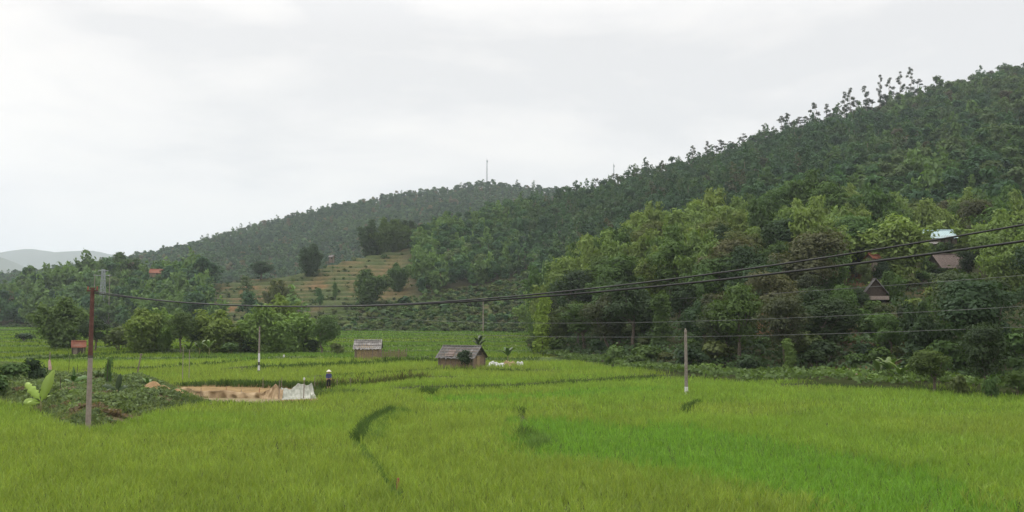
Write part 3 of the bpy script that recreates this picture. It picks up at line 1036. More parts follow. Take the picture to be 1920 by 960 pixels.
# shrubs and crops on the terraced shoulder and lower slopes
xs_, ys_ = jit_points(-330, 40, 250, 450, 2.1, rng)
Xs = uX(xs_ / ys_); ts = tA(xs_, ys_)
low = (ts < .4) & (Xs > 600)
k1 = (ts > -.01) & (ts < 1.0) & (Xs > -80) & (Xs < 1010) & ((ter_mask(Xs, ts) > .3) | low | (ts < .1)) & (rng.random(len(xs_)) < np.where((low & (Xs > 650)) | (ts < .1), .8, .12) + .35 * (fbm(xs_ / 20, ys_ / 12, 111) > .12))
xs_, ys_ = xs_[k1], ys_[k1]
lowk = ((ts < .4) & (Xs > 600) | (ts < .1))[k1]
s = rng.uniform(.16, .5, len(xs_)) * np.where(lowk, 1.6, 1); s[rng.random(len(s)) < .06] *= 2
cc = np.array([.075, .115, .038]) * rng.uniform(.6, 1.35, (len(xs_), 1)) * np.array([1, 1, 1]) + rng.uniform(-.012, .012, (len(xs_), 3)) * np.array([1.5, .5, .3])
q, c = scatter(LV['shrub'], np.stack([xs_, ys_, zA(xs_, ys_)], 1), np.stack([s * 1.3, s * 1.3, s], 1), np.clip(cc, .01, 1), rng)
Qs.append(q); Cs.append(c)
q = np.concatenate(Qs); c = np.concatenate(Cs)
print('hillside wood quads', len(q), 'trees', n)
o = link('hillside_wood', quad_mesh('hillside_wood', q, c), M_STUFF)
tag(o, kind='stuff', label='mixed wood covering the long hillside up to the ridge', cat='wood')

# far hill
FV = lod_variants('round', 150, 6, 1.2); FS = lod_variants('slender', 80, 4, .9)
x, y = jit_points(-560, 180, 700, 1125, 6.4, rng)
X = uX(x / y); tb = (y - 600) / (itp(RB, X, 2) - 600)
ok = (tb > .2) & (tb < 1.01) & (X > -60) & (X < 1160)
x, y, X = x[ok], y[ok], X[ok]
z = zB(x, y); n = len(x)
zone = fbm(x / 80, y / 80, 121) + .6 * rng.normal(size=n)
w0 = sstep(-.9, .5, zone)[:, None]
pal = np.array([.036, .085, .036]) * (1 - w0) + np.array([.066, .125, .044]) * w0
pal = np.where((rng.random(n) < .07)[:, None], np.array([.12, .11, .05]), pal) * rng.uniform(.8, 1.2, (n, 1))
sc = rng.uniform(.65, 1.25, n); scale = np.stack([sc, sc, sc * .95], 1)
sl = rng.random(n) < .08
q1, c1 = scatter(FV, np.stack([x, y, z], 1)[~sl], scale[~sl], pal[~sl], rng)
q2, c2 = scatter(FS, np.stack([x, y, z], 1)[sl], scale[sl], pal[sl], rng)
o = link('far_wood', quad_mesh('far_wood', np.concatenate([q1, q2]), np.concatenate([c1, c2])), M_STUFF)
tag(o, kind='stuff', label='forest covering the hill behind the near hillside', cat='wood')
print('far trees', n)

# undergrowth on the spur and along the foot of the hills
x, y = jit_points(0, 170, 70, 230, .62, rng)
X = uX(x / y); te = (y - itp(EB, X)) / (itp(EC, X) - itp(EB, X)); dfront = itp(EB, X) - y
zz = np.where(X > 985, np.maximum(zE(x, y), G(x, y)), 0)
foot = (dfront > -2) & (dfront < np.interp(X, [1000, 1150, 1300, 1600, 1760, 1900], [6, 12, 9, 7.5, 4, 2.5])) & (X > 990) & (X < 1990)
ok = ((X > 990) & (X < 1990) & (te > 0) & (te < .6) & (rng.random(len(x)) < .85 - 1.1 * te) & (fbm(x / 12, y / 12, 81) < .3)) | foot
ok &= ~((np.abs(X - 1646) < 24) & (y > 120) & (y < 135))
x, y, zz, X, foot, te = x[ok], y[ok], zz[ok], X[ok], foot[ok], te[ok]
bumpn = .5 + .5 * fbm(x / 3.2, y / 3.2, 131)
hgt = np.where(foot, .35 + 1.15 * bumpn * np.clip(1.2 - np.abs(fbm(x / 9, y / 9, 134)), .3, 1), .3 + 1.6 * bumpn)
rep = 4
P = np.repeat(np.stack([x, y, zz], 1), rep, 0); hh = np.repeat(hgt, rep)
P = P + rng.uniform(-.45, .45, P.shape) * np.array([1, 1, 0]); P[:, 2] += hh * (1 - .55 * rng.random(len(hh)) ** 2)
N = unit(rng.normal(size=P.shape) * .7 + np.array([0, -.3, .8]))
q = leaf_quads(P, N, .34, 1.4, rng)
nz = np.repeat(fbm(x / 6, y / 6, 141), rep)[:, None]; ft = np.repeat(foot, rep)[:, None]
c = np.where(ft, np.array([.095, .15, .04]), np.array([.052, .09, .033])) * (1 + .45 * nz) * rng.uniform(.75, 1.25, (len(P), 1))
c = np.where(np.repeat((fbm(x / 8, y / 8, 143) > .55) & ~foot, rep)[:, None], np.array([.1, .07, .04]), c)
o = link('undergrowth', quad_mesh('undergrowth', q, np.clip(c, .01, 1)), M_STUFF)
tag(o, kind='stuff', label='tangled creepers and scrub along the foot of the wooded spur', cat='undergrowth')


# ------------------------------------------------------------------ rice
PX, PY = flat(616, 731)
LINES = [DIKE_A, DIKE_B, DIKE_C, DIKE_D, DIKE_E]


def rice_ok(x, y):
    ok = ~in_poly(x, y, ISLAND) & ~in_poly(x, y, POND)
    ok &= (seg_dist(x, y, DIKE_A[2:5]) > .38) & (seg_dist(x, y, DIKE_A[:3]) > .15) & (seg_dist(x, y, DIKE_A[4:]) > .25)
    ok &= ~((np.abs(x - PX) < .9) & (y > PY - 3.2) & (y < PY + .6))
    for l in LINES[1:]: ok &= seg_dist(x, y, l) > .22
    for bx, by, h in BANKS:
        dd = y - np.interp(x, bx, by)
        ok &= ~((dd > -1.5) & (dd < .5) & (x > bx[0] - 3) & (x < bx[-1] + 3))
    X = uX(x / y)
    ok &= ~((X > 995) & (y > itp(EB, X) - np.interp(X, [1000, 1150, 1300, 1600, 1760, 1900], [6, 12, 9, 7.5, 4, 2.5])))
    ok &= ~((y > 125) & (terrace_frac(x, y) > .74))
    ok &= y < itp(BA, X) - 1
    return ok


def blades(x, y, z, nb, w, h, col, rng, spread, two=True):
    n = len(x) * nb
    P = np.repeat(np.stack([x, y, z], 1), nb, 0)
    P[:, :2] += rng.normal(size=(n, 2)) * spread
    a = rng.uniform(0, 6.28, n); lean = np.abs(rng.normal(size=n)) * .28 + .05
    L = np.repeat(h, nb) * rng.uniform(.72, 1.12, n)
    d = np.stack([np.cos(a) * np.sin(lean), np.sin(a) * np.sin(lean), np.cos(lean)], 1)
    f = rng.uniform(0, 6.28, n)
    s = np.stack([np.cos(f), np.sin(f), np.zeros(n)], 1) * (w * rng.uniform(.6, 1.3, n) * .5)[:, None]
    mid = P + d * (L * .62)[:, None]
    d2 = unit(d + np.stack([np.cos(a), np.sin(a), -.25 + 0 * a], 1) * rng.uniform(.1, .9, n)[:, None])
    tip = mid + d2 * (L * .42)[:, None]
    C = np.repeat(col, nb, 0) * rng.uniform(.75, 1.25, (n, 1))
    yl = rng.random(n) < .2
    C[yl] = C[yl] * np.array([1.22, 1.1, .95])
    if two:
        q = np.concatenate([np.stack([P - s * .7, P + s * .7, mid + s, mid - s], 1), np.stack([mid - s, mid + s, tip + s * .15, tip - s * .15], 1)])
        C = np.concatenate([C, C])
    else:
        q = np.stack([P - s, P + s, tip + s * .3, tip - s * .3], 1)
    return q, C


def rice_points(y0, y1, sp):
    x, y = jit_points(-.62 * y1 - 4, .62 * y1 + 4, y0, y1, sp, rng)
    k = np.abs(x) < .6 * y + 3
    x, y = x[k], y[k]
    k = rice_ok(x, y)
    return x[k], y[k]


YG = np.array([.226, .312, .062]); GR = np.array([.158, .31, .046]); FARG = np.array([.115, .21, .046])
Qm, Cm, Qy, Cy, Qf, Cf = [], [], [], [], [], []
for y0, y1, sp, nb, w, two, spread in ((25, 40, .26, 11, .018, True, .045), (40, 58, .31, 8, .024, True, .075), (58, 88, .42, 6, .038, True, .14), (88, 128, .62, 6, .065, False, .22)):
    x, y = rice_points(y0, y1, sp)
    jx = x + 2.2 * fbm(x / 5, y / 5, 151) + rng.normal(size=len(x)) * .7; jy = y + 3.2 * fbm(x / 6, y / 6, 153) + rng.normal(size=len(x)) * 1.1
    yo = in_poly(jx, jy, YOUNG) | in_poly(jx, jy, YOUNG2)
    z = G(x, y)
    h = (.56 + .07 * fbm(x / 6, y / 6, 155)) * rng.uniform(.82, 1.15, len(x))
    h = np.where(yo, h * .82, h)
    k = sstep(-.25, .55, fbm(x / 14, y / 9, 157) + .25 * fbm(x / 3, y / 2, 159) + np.where(x > 5, .22, -.25))[:, None] * .75
    col = YG * (1 - k) + np.array([.19, .318, .052]) * k
    col = col * (1 + .16 * fbm(x / 2.2, y / 2.2, 161))[:, None]
    cy = GR * (1 + .15 * fbm(x / 4, y / 3, 163))[:, None]
    lay = np.array([.11, .15, .03])
    q, c = blades(x[~yo], y[~yo], z[~yo], nb, w, h[~yo], col[~yo], rng, spread, two); Qm.append(q); Cm.append(c)
    q, c = blades(x[yo], y[yo], z[yo], nb, w, h[yo], cy[yo], rng, spread, two); Qy.append(q); Cy.append(c)
for y0, y1, sp, nb, w in ((128, 200, .95, 6, .13), (200, 392, 1.6, 5, .26)):
    x, y = rice_points(y0, y1, sp)
    k = sstep(-.5, .5, fbm(x / 40, y / 18, 165))[:, None]
    col = FARG * (1 - k) + np.array([.16, .23, .036]) * k
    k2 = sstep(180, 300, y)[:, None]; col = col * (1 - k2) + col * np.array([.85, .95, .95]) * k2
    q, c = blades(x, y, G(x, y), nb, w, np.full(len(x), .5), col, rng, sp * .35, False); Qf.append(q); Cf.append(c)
for nm, q, c, lab in (('rice_crop', Qm, Cm, 'yellow-green ripening rice filling the near paddies'), ('young_rice', Qy, Cy, 'vivid green younger rice in the sunken paddy'), ('terrace_rice', Qf, Cf, 'rice on the far stepped paddies')):
    q = np.concatenate(q); c = np.concatenate(c); print(nm, len(q))
    o = link(nm, quad_mesh(nm, q, np.clip(c, .005, 1)), M_RICE); tag(o, kind='stuff', label=lab, cat='rice')

# ------------------------------------------------------------------ grass on the banks and weeds on the island
Qb, Cb = [], []


def along(pts, step):
    out = []
    for (x1, y1), (x2, y2) in zip(pts[:-1], pts[1:]):
        n = max(1, int(math.hypot(x2 - x1, y2 - y1) / step))
        for i in range(n): out.append((x1 + (x2 - x1) * i / n, y1 + (y2 - y1) * i / n))
    return np.array(out)


def bank_grass(pts, wid, h, w, dens, col, off=0):
    p = along(pts, .25)
    p = np.repeat(p, dens, 0)
    p = p + rng.normal(size=p.shape) * wid * .5 + np.array([0, off])
    p = p[~((np.abs(p[:, 0] - PX) < .7) & (p[:, 1] > PY - 3) & (p[:, 1] < PY + .4))]
    hh = h * (.75 + .5 * (.5 + .5 * fbm(p[:, 0] / 1.5, p[:, 1] / 1.5, 171)))
    q, c = blades(p[:, 0], p[:, 1], G(p[:, 0], p[:, 1]), 5, w, hh, np.array(col)[None, :] * (1 + .3 * fbm(p[:, 0], p[:, 1], 173))[:, None], rng, .12)
    Qb.append(q); Cb.append(c)


DG = (.06, .105, .026); SG = (.11, .19, .045)
bank_grass(DIKE_A[2:5], .2, .66, .022, 6, DG)
bank_grass([(a + .7, b - .3) for a, b in DIKE_A[2:5]], .7, .55, .025, 6, SG)
bank_grass(DIKE_A[0:3], .16, .34, .02, 4, SG)
bank_grass(DIKE_A[4:6], .3, .5, .03, 3, SG)
bank_grass(DIKE_B[:1] + [(DIKE_B[0][0] + .5, DIKE_B[0][1] - .9)], .22, .62, .025, 4, DG); bank_grass(DIKE_C, .5, .6, .03, 4, SG); bank_grass(DIKE_C[:1] + DIKE_C[3:], .22, .66, .025, 4, DG)
bank_grass(DIKE_D, .14, .6, .03, 3, DG); bank_grass(DIKE_E, .6, .8, .035, 10, DG)
for i, (bx, by, h) in enumerate(BANKS):
    pts = list(zip(bx, by))
    d_ = by.mean()
    bank_grass(pts, .4, .42 if i not in (1, 4) else .6, .0006 * d_, 3, DG, -.2)
bank_grass(list(zip(BANKS[1][0][1:], BANKS[1][1][1:])), .8, .9, .05, 2, (.1, .1, .045))
# terrace risers far out
x, y = jit_points(-190, 30, 126, 330, 1.1, rng)
k = (terrace_frac(x, y) > .74) & (np.abs(x) < .6 * y) & (y < itp(BA, uX(x / y))) & (uX(x / y) < 1005)
x, y = x[k], y[k]
q, c = blades(x, y, G(x, y), 5, .2, np.full(len(x), .32), np.array((.075, .125, .034))[None, :] * rng.uniform(.7, 1.3, (len(x), 1)), rng, .4, False); Qb.append(q); Cb.append(c)
# pond margin
edge = POND + [POND[0]]
bank_grass(edge[:4], .7, .4, .03, 6, (.07, .12, .03)); bank_grass(edge[4:8], .7, .45, .04, 5, (.06, .1, .03)); bank_grass([flat(595, 745), flat(640, 738), flat(680, 742)], 1.2, .55, .04, 10, (.1, .15, .05))
o = link('bank_grass', quad_mesh('bank_grass', np.concatenate(Qb), np.clip(np.concatenate(Cb), .005, 1)), M_RICE)
tag(o, kind='stuff', label='dark rank grass on the banks between the paddies', cat='grass')

bx0 = [p[0] for p in ISLAND]; by0 = [p[1] for p in ISLAND]
x, y = jit_points(min(bx0), max(bx0), min(by0), max(by0), .26, rng)
SOILS = [(flat(288, 745), 1.7), (flat(332, 754), 1.1), (flat(212, 748), .8), (flat(184, 772), .35), (flat(305, 735), 1.2)]
k = in_poly(x + rng.normal(size=len(x)) * .3, y + rng.normal(size=len(x)) * .3, ISLAND) & (x > -.66 * y) & (fbm(x / 2.2, y / 2.2, 181) < .38)
for (sx0, sy0), sr in SOILS: k &= np.hypot(x - sx0, y - sy0) > sr
x, y = x[k], y[k]
z = G(x, y); cl = .5 + .5 * fbm(x / 1.6, y / 1.6, 183)
edge = np.clip(seg_dist(x, y, ISLAND + [ISLAND[0]]) / 1.5, .35, 1)
rep = 9
P = np.repeat(np.stack([x, y, z], 1), rep, 0) + rng.normal(size=(len(x) * rep, 3)) * np.array([.14, .14, 0])
P[:, 2] += np.repeat((.1 + .75 * cl ** 1.5) * edge, rep) * rng.random(len(P)) ** .6
N = unit(rng.normal(size=P.shape) * .6 + np.array([0, -.2, .8]))
q = leaf_quads(P, N, .15, 1.9, rng)
hue = np.repeat(.5 + .5 * fbm(x / 2.5, y / 2.5, 185), rep)[:, None]
dry = np.repeat(fbm(x / 1.8, y / 1.8, 187) > .45, rep)[:, None]
c = np.where(dry, np.array([.16, .12, .08]), np.array([.08, .12, .055]) * (1 - hue) + np.array([.15, .2, .075]) * hue) * np.repeat(.7 + .75 * cl, rep)[:, None] * rng.uniform(.55, 1.35, (len(P), 1))
q2, c2 = blades(x[::3], y[::3], z[::3], 6, .022, .3 + .55 * cl[::3], np.tile(np.array([[.15, .19, .075]]), (len(x[::3]), 1)), rng, .1)
o = link('weeds', quad_mesh('weeds', np.concatenate([q, q2]), np.concatenate([c, c2])), M_RICE)
tag(o, kind='stuff', label='low tangled weeds covering the mound round the rusty pole', cat='weeds')


# ------------------------------------------------------------------ banana plants
def leaf_mesh(L, W, curl=.7, seed=0, tear=False, roll=0):
    """one banana leaf rising along +X/+Z from the origin"""
    rn = np.random.default_rng(seed)
    n = 24; V = []; F_ = []
    px, pz_, ang = 0.0, 0.0, math.radians(68)
    for i in range(n + 1):
        t = i / n
        wv = W * .5 * (math.sin(math.pi * min(1, .04 + t * .98)) ** .6) * (1 if t > .14 else t / .14 * .4 + .03)
        fold = .22 * wv
        e = 1 - (.5 * rn.random() ** 2 if tear else .2 * rn.random() ** 3)
        V += [(px, -wv * e, pz_ + fold), (px, 0, pz_), (px, wv * e, pz_ + fold)]
        px += math.cos(ang) * L / n; pz_ += math.sin(ang) * L / n
        ang -= curl * 2 * t / n * 2
    for i in range(n):
        a = i * 3
        F_ += [(a, a + 1, a + 4, a + 3), (a + 1, a + 2, a + 5, a + 4)]
    rm = Matrix.Rotation(math.radians(roll), 3, Vector((math.cos(math.radians(68)), 0, math.sin(math.radians(68)))))
    return [tuple(rm @ Vector(v)) for v in V], F_


def banana_leaf_mat():
    m, nt, out = new_mat('banana_leaf')
    a = nt.nodes.new('ShaderNodeObjectInfo')
    tc = nt.nodes.new('ShaderNodeTexCoord')
    wv = nt.nodes.new('ShaderNodeTexWave'); wv.inputs['Scale'].default_value = 9; wv.inputs['Distortion'].default_value = .6
    nt.links.new(tc.outputs['Object'], wv.inputs['Vector'])
    r = ramp(nt, wv.outputs['Fac'], [(.2, (.85, .88, .85)), (.8, (1.1, 1.08, 1.05))])
    c = mixc(nt, a.outputs['Color'], r.outputs['Color'], 1.0, 'MULTIPLY')
    p = nt.nodes.new('ShaderNodeBsdfPrincipled'); nt.links.new(c, p.inputs['Base Color']); p.inputs['Roughness'].default_value = .45
    t = nt.nodes.new('ShaderNodeBsdfTranslucent'); nt.links.new(c, t.inputs['Color'])
    mx = nt.nodes.new('ShaderNodeMixShader'); mx.inputs[0].default_value = .45
    nt.links.new(p.outputs[0], mx.inputs[1]); nt.links.new(t.outputs[0], mx.inputs[2]); nt.links.new(mx.outputs[0], out.inputs['Surface'])
    return m


M_BLEAF = banana_leaf_mat()


def banana(X, Yb, d, hs, leaves, col, label, rz=0, group=None):
    x = ray(X, Yb)[0] * d; z = T(x, d)
    root = empty('banana_plant', (x, d, z), label, 'banana plant', group, rz)
    mb = MB(); mb.tube([(0, 0, -.3), (.02, 0, hs * .5), (0, .02, hs)], [.09, .075, .04], 8)
    mb.build('stem', M_STEM, root, True)
    for i, (az, L, W, tilt, curl, *rl) in enumerate(leaves):
        V, F_ = leaf_mesh(L, W, curl, i + int(X), i % 2 == 1, rl[0] if rl else 0)
        mb = MB(); mb.add(V, F_)
        me = mb.mesh('leaf', True); me.materials.append(M_BLEAF)
        o = bpy.data.objects.new('leaf', me); COL.objects.link(o); o.parent = root
        o.location = (0, 0, hs * (.8 + .18 * (i % 2)))
        o.rotation_euler = (0, math.radians(tilt), math.radians(az))
        j = .85 + .3 * ((i * 37 % 10) / 10)
        o.color = (col[0] * j, col[1] * j, col[2] * j, 1)
        so = o.modifiers.new('thickness', 'SOLIDIFY'); so.thickness = .004
    return root


BL = (.39, .54, .1)
banana(76, 762, 60, .95, [(-8, 2.35, .92, -2, .1, 74), (172, 1.85, .62, 22, .4, -60), (176, 1.5, .5, 60, .5, -66), (40, 1.0, .35, 35, .5), (250, 1.1, .4, 45, .6)], BL,
       'large young banana plant with broad lit leaves beside the rusty pole')
banana(136, 735, 68, .8, [(100, 1.4, .5, -4, .2, 80), (20, 1.3, .45, 40, .7, 50), (170, 1.1, .4, 35, .7), (300, 1.1, .4, 20, .6)], (.13, .24, .06), 'small banana plant between the large one and the rusty pole')
banana(219, 742, 64, .6, [(60, 1.3, .4, -10, .15, 60), (185, 1.3, .4, 45, .6, -60), (330, 1.0, .4, 35, .7, 60), (240, .9, .3, 50, .6)], (.055, .1, .03), 'dark upright banana sucker on the mound right of the rusty pole')
banana(278, 728, 72, .4, [(20, .9, .28, 10, .4), (160, .9, .3, 20, .5), (270, .8, .3, 5, .3), (90, .8, .3, 25, .5)], (.15, .26, .06), 'low pale banana sucker beside the tan soil heap')
FULL = [(k * 51 + 10 * (k % 3), 1.9, .55, 5 + 9 * (k % 4), .5 + .1 * (k % 3)) for k in range(8)]
banana(374, 668, 146, 1.6, FULL, (.14, .21, .06), 'banana plant below the domed bamboo, the duller of the pair')
banana(392, 668, 144, 1.7, FULL[:6], (.22, .32, .08), 'banana plant below the domed bamboo, the brighter of the pair', 1.0)
banana(355, 668, 147, 1.2, FULL[1:6], (.12, .17, .05), 'small drooping banana plant just left of the pair below the domed bamboo', 2.0)
banana(898, 660, 128, 2.6, FULL[:7], (.055, .085, .035), 'tall dark banana plant behind the gable of the grey-roofed hut', .4)
banana(952, 672, 124, 1.2, FULL[:6], (.09, .15, .05), 'short banana plant behind the white plastic sheets', .9)
banana(1648, 706, 86, 1.1, FULL[:5], (.16, .24, .06), 'small banana plant in the creepers left of the squat yellow-green tree', .2)
banana(1668, 706, 86, 1.3, FULL[:6], (.19, .29, .07), 'middle banana plant of the three in the creepers at the spur foot', 1.2)
banana(1688, 708, 84, .9, FULL[:5], (.24, .35, .07), 'yellow-green banana plant nearest the squat yellow-green tree', 2.2)

ptree('shrub', 66, 666, 44, 78, DK, 'dark green bush on the mound behind the large banana plant')
ptree('shrub', 22, 686, 62, 76, MID, 'spreading green bush at the back of the weedy mound by the picture edge')
ptree('shrub', -6, 700, 60, 70, MID, 'bushy weed clump at the very edge of the weedy mound')
ptree('shrub', 165, 712, 50, 72, SG, 'pale leafy bush right behind the foot of the rusty pole', None, .8)


# ------------------------------------------------------------------ poles, cables, towers
def pole(name, X, Yb, Yt, r0, r1, segs, label, cat, lean=0):
    x, d = flat(X, Yb, 0)
    z0 = G(x, d); x, d = flat(X, Yb, float(z0))
    z0 = float(G(x, d)); zt = zat(Yt, d)
    root = empty(name, (x, d, z0), label, cat)
    H = zt - z0
    for nm, a, b, mat in segs:
        mb = MB(); n = max(2, int((b - a) * 6))
        pts = [(lean * H * (a + (b - a) * i / n), 0, (a + (b - a) * i / n) * H - (.4 if a == 0 and i == 0 else 0)) for i in range(n + 1)]
        mb.tube(pts, [r0 + (r1 - r0) * (a + (b - a) * i / n) for i in range(n + 1)], 12)
        mb.build(nm, mat, root, False)
    return root, H


rp, H1 = pole('utility_pole', 165, 806, 541, .15, .105, [('base_section', 0, .52, M_CONCRETE), ('top_section', .521, 1, M_RUST)],
              'utility pole with rusty brown upper half and pale lower half on the weedy mound', 'utility pole')
mb = MB(); mb.box((0, 0, H1 - .12), (.62, .08, .08)); mb.box((0, -.02, H1 + .02), (.2, .2, .07)); mb.build('crossarm', M_RUST, rp)
for sx in (-.26, .26):
    mb = MB(); mb.tube([(sx, 0, H1 - .08), (sx, 0, H1 + .0), (sx, 0, H1 + .04), (sx, 0, H1 + .12)], [.02, .05, .035, .045], 8); mb.build('insulator', M_BRICK, rp)
mb = MB(); mb.tube([(0, 0, H1 * .52 - .08), (0, 0, H1 * .52 + .06)], .14, 12); mb.build('collar', M_DARKPAINT, rp)
LP_TOP = Vector(rp.location) + Vector((.1, 0, H1 - .15))

rp2, H2 = pole('utility_pole', 1287, 741, 619, .15, .11, [('base_section', 0, .13, M_WHITEPAINT), ('top_section', .131, 1, M_POLE)],
               'grey concrete pole with a white foot standing in the open rice', 'utility pole')
mb = MB(); mb.tube([(0, 0, H2), (0, 0, H2 + .1), (0, 0, H2 + .14)], [.05, .06, .03], 8); mb.build('insulator', M_CONCRETE, rp2)
mb = MB(); mb.box((.13, -.05, .12), (.3, .3, .4)); mb.build('footing', M_WOOD, rp2)

pole('utility_pole', 485, 704, 612, .13, .08, [('base_section', 0, .10, M_DARKPAINT), ('lower_band', .101, .2, M_WHITEPAINT), ('dark_band', .201, .27, M_DARKPAINT), ('upper_band', .271, .45, M_WHITEPAINT), ('top_section', .451, 1, M_POLE)],
     'thin pole with black and white bands in front of the bamboo row', 'utility pole')
pole('garden_stake', 342, 716, 650, .035, .025, [('shaft', 0, 1, M_CONCRETE)], 'thin pale stake behind the pond, the left one of two', 'stake')
pole('garden_stake', 354, 717, 656, .035, .025, [('shaft', 0, 1, M_CONCRETE)], 'thin pale stake behind the pond, the right one of two', 'stake')
r_, h_ = pole('leaning_post', 254, 718, 663, .07, .06, [('shaft', 0, 1, M_WOOD)], 'leaning grey wooden post at the back of the weedy mound', 'post', .17)
mb = MB(); mb.box((.17 * h_, 0, h_ - .1), (.28, .1, .12)); mb.build('cap', M_WOOD, r_)
r_, h_ = pole('cloth_wrapped_post', 92, 712, 660, .06, .045, [('shaft', 0, 1, M_WOOD)], 'post wrapped in faded pink cloth behind the large banana plant', 'post')
mb = MB(); mb.tube([(0, 0, h_ * .1), (.05, 0, h_ * .35), (-.03, 0, h_ * .6), (0, 0, h_ * .68)], [.2, .16, .12, .05], 9); mb.build('cloth', M_PINK, r_)
for i, (X, Yb, Yt, lab) in enumerate(((128, 712, 668, 'thin dark stick left of the rusty pole, the taller of two'), (144, 716, 684, 'thin dark stick left of the rusty pole, the shorter of two'),
                                      (200, 728, 672, 'thin leafy stick right of the rusty pole'), (112, 745, 708, 'short dark stick between the two banana plants on the mound'))):
    pole('stick', X, Yb, Yt, .03, .02, [('shaft', 0, 1, M_DARKWOOD)], lab, 'stick', .02)
ptree('shrub', 205, 664, 16, 75, MID, 'tuft of leaves growing round the thin leafy stick', None, .9)
for X, Yb, Yt, lab in ((590, 730, 706, 'short pale stake left of the standing person'), (632, 728, 708, 'short pale stake right of the standing person'), (657, 727, 708, 'short pale stake second to the right of the standing person'), (676, 733, 720, 'stubby pale stake at the end of the scrubby bank'), (493, 722, 708, 'short pale stake behind the middle of the sackcloth screen'), (528, 722, 708, 'short pale stake behind the grey netting')):
    pole('marker_stake', X, Yb, Yt, .035, .03, [('shaft', 0, 1, M_WOOD)], lab, 'stake')


def hpole(name, X, Yt, d, r0, r1, mat, label, hvis=None):
    a, b = ray(X, Yt); x = a * d; z = T(x, d); H = CAMZ + b * d - z
    root = empty(name, (x, d, z), label, 'utility pole')
    mb = MB(); mb.tube([(0, 0, -.5), (0, 0, H * .5), (0, 0, H)], [r0, (r0 + r1) / 2, r1], 8); mb.build('shaft', mat, root)
    mb = MB(); mb.box((0, 0, H - .3), (1.1, .1, .1)); mb.build('crossarm', mat, root)
    return root, Vector((x, d, z + H - .2))


_, P906 = hpole('utility_pole', 906, 560, 272, .16, .12, M_CONCRETE, 'distant pale concrete pole at the foot of the dark hillside')
_, P600 = hpole('utility_pole', 560, 580, 176, .13, .1, M_POLE, 'wooden pole hidden behind the bamboo at the end of the valley row')
_, PNEAR = hpole('utility_pole', 2190, 340, 20, .16, .12, M_CONCRETE, 'near concrete pole carrying the thick cables')
_, PR = hpole('utility_pole', 2120, 480, 66, .15, .11, M_CONCRETE, 'concrete pole carrying the thin wires beside the wooded spur')


def cable(name, a, b, mids, rad, mat, label, n=60, group=None):
    """hanging line from a to b; sag in metres at the middle"""
    a = Vector(a); b = Vector(b)
    pts = []
    for i in range(n + 1):
        t = i / n
        p = a.lerp(b, t); p.z -= 4 * mids * t * (1 - t)
        pts.append(p)
    mb = MB(); mb.tube(pts, rad, 6)
    o = mb.build(name, mat, None, True)
    return tag(o, label, 'cable', group)


def sag_for(a, b, X, Y):
    """sag that makes the line pass the pixel (X, Y)"""
    a = Vector(a); b = Vector(b)
    best = None
    for i in range(2000):
        t = i / 2000; p = a.lerp(b, t)
        px = 960 + p.x / p.y * F * .997
        if best is None or abs(px - X) < best[0]: best = (abs(px - X), t, p)
    t, p = best[1], best[2]
    return (p.z - zat(Y, p.y)) / (4 * t * (1 - t))


C1 = at(2190, 372, 20.0); C2 = at(2190, 412, 20.0)
PNEAR_OBJ = None
s1 = sag_for(LP_TOP, C1, 1300, 518)
cable('cable', LP_TOP, C1, s1, .024, M_CABLE, 'upper of the two thick black cables sweeping across the valley')
s2 = sag_for(LP_TOP - Vector((0, 0, .1)), C2, 1300, 530)
cable('cable', LP_TOP - Vector((0, 0, .1)), C2, s2, .031, M_CABLE, 'lower and heavier of the two thick black cables across the valley')
for a, b, X, Y, lab in ((P906, at(2120, 500, 66), 1400, 553, 'thin grey wire running from the distant pale pole, highest of three'),
                        (P600, at(2120, 562, 66), 1375, 600, 'thin grey wire across the wooded spur, middle of three'),
                        (P600 - Vector((0, 0, 2.2)), at(2120, 604, 66), 1375, 630, 'thin grey wire passing the top of the white-footed pole, lowest of three')):
    cable('wire', a, b, sag_for(a, b, X, Y), .018, M_WIRE, lab)


def lattice(name, X, Yb, Yt, d, wb, wt, label, n=8, r=.12):
    a, b = ray(X, Yb); x = a * d; z = T(x, d)
    H = zat(Yt, d) - z
    root = empty(name, (x, d, z), label, 'tower')
    mb = MB(); br = MB()
    P = lambda k, e: Vector(((wb + (wt - wb) * e) * (.5 if k in (1, 2) else -.5), (wb + (wt - wb) * e) * (.5 if k in (2, 3) else -.5), H * e))
    for k in range(4):
        mb.tube([P(k, 0) + Vector((0, 0, -1)), P(k, 1)], r, 4)
        for i in range(n):
            e0, e1 = i / n, (i + 1) / n
            br.tube([P(k, e0), P((k + 1) % 4, e1)], r * .5, 3); br.tube([P((k + 1) % 4, e0), P(k, e1)], r * .5, 3)
            br.tube([P(k, e1), P((k + 1) % 4, e1)], r * .5, 3)
    mb.build('legs', M_STEEL, root); br.build('bracing', M_STEEL, root)
    return root, H


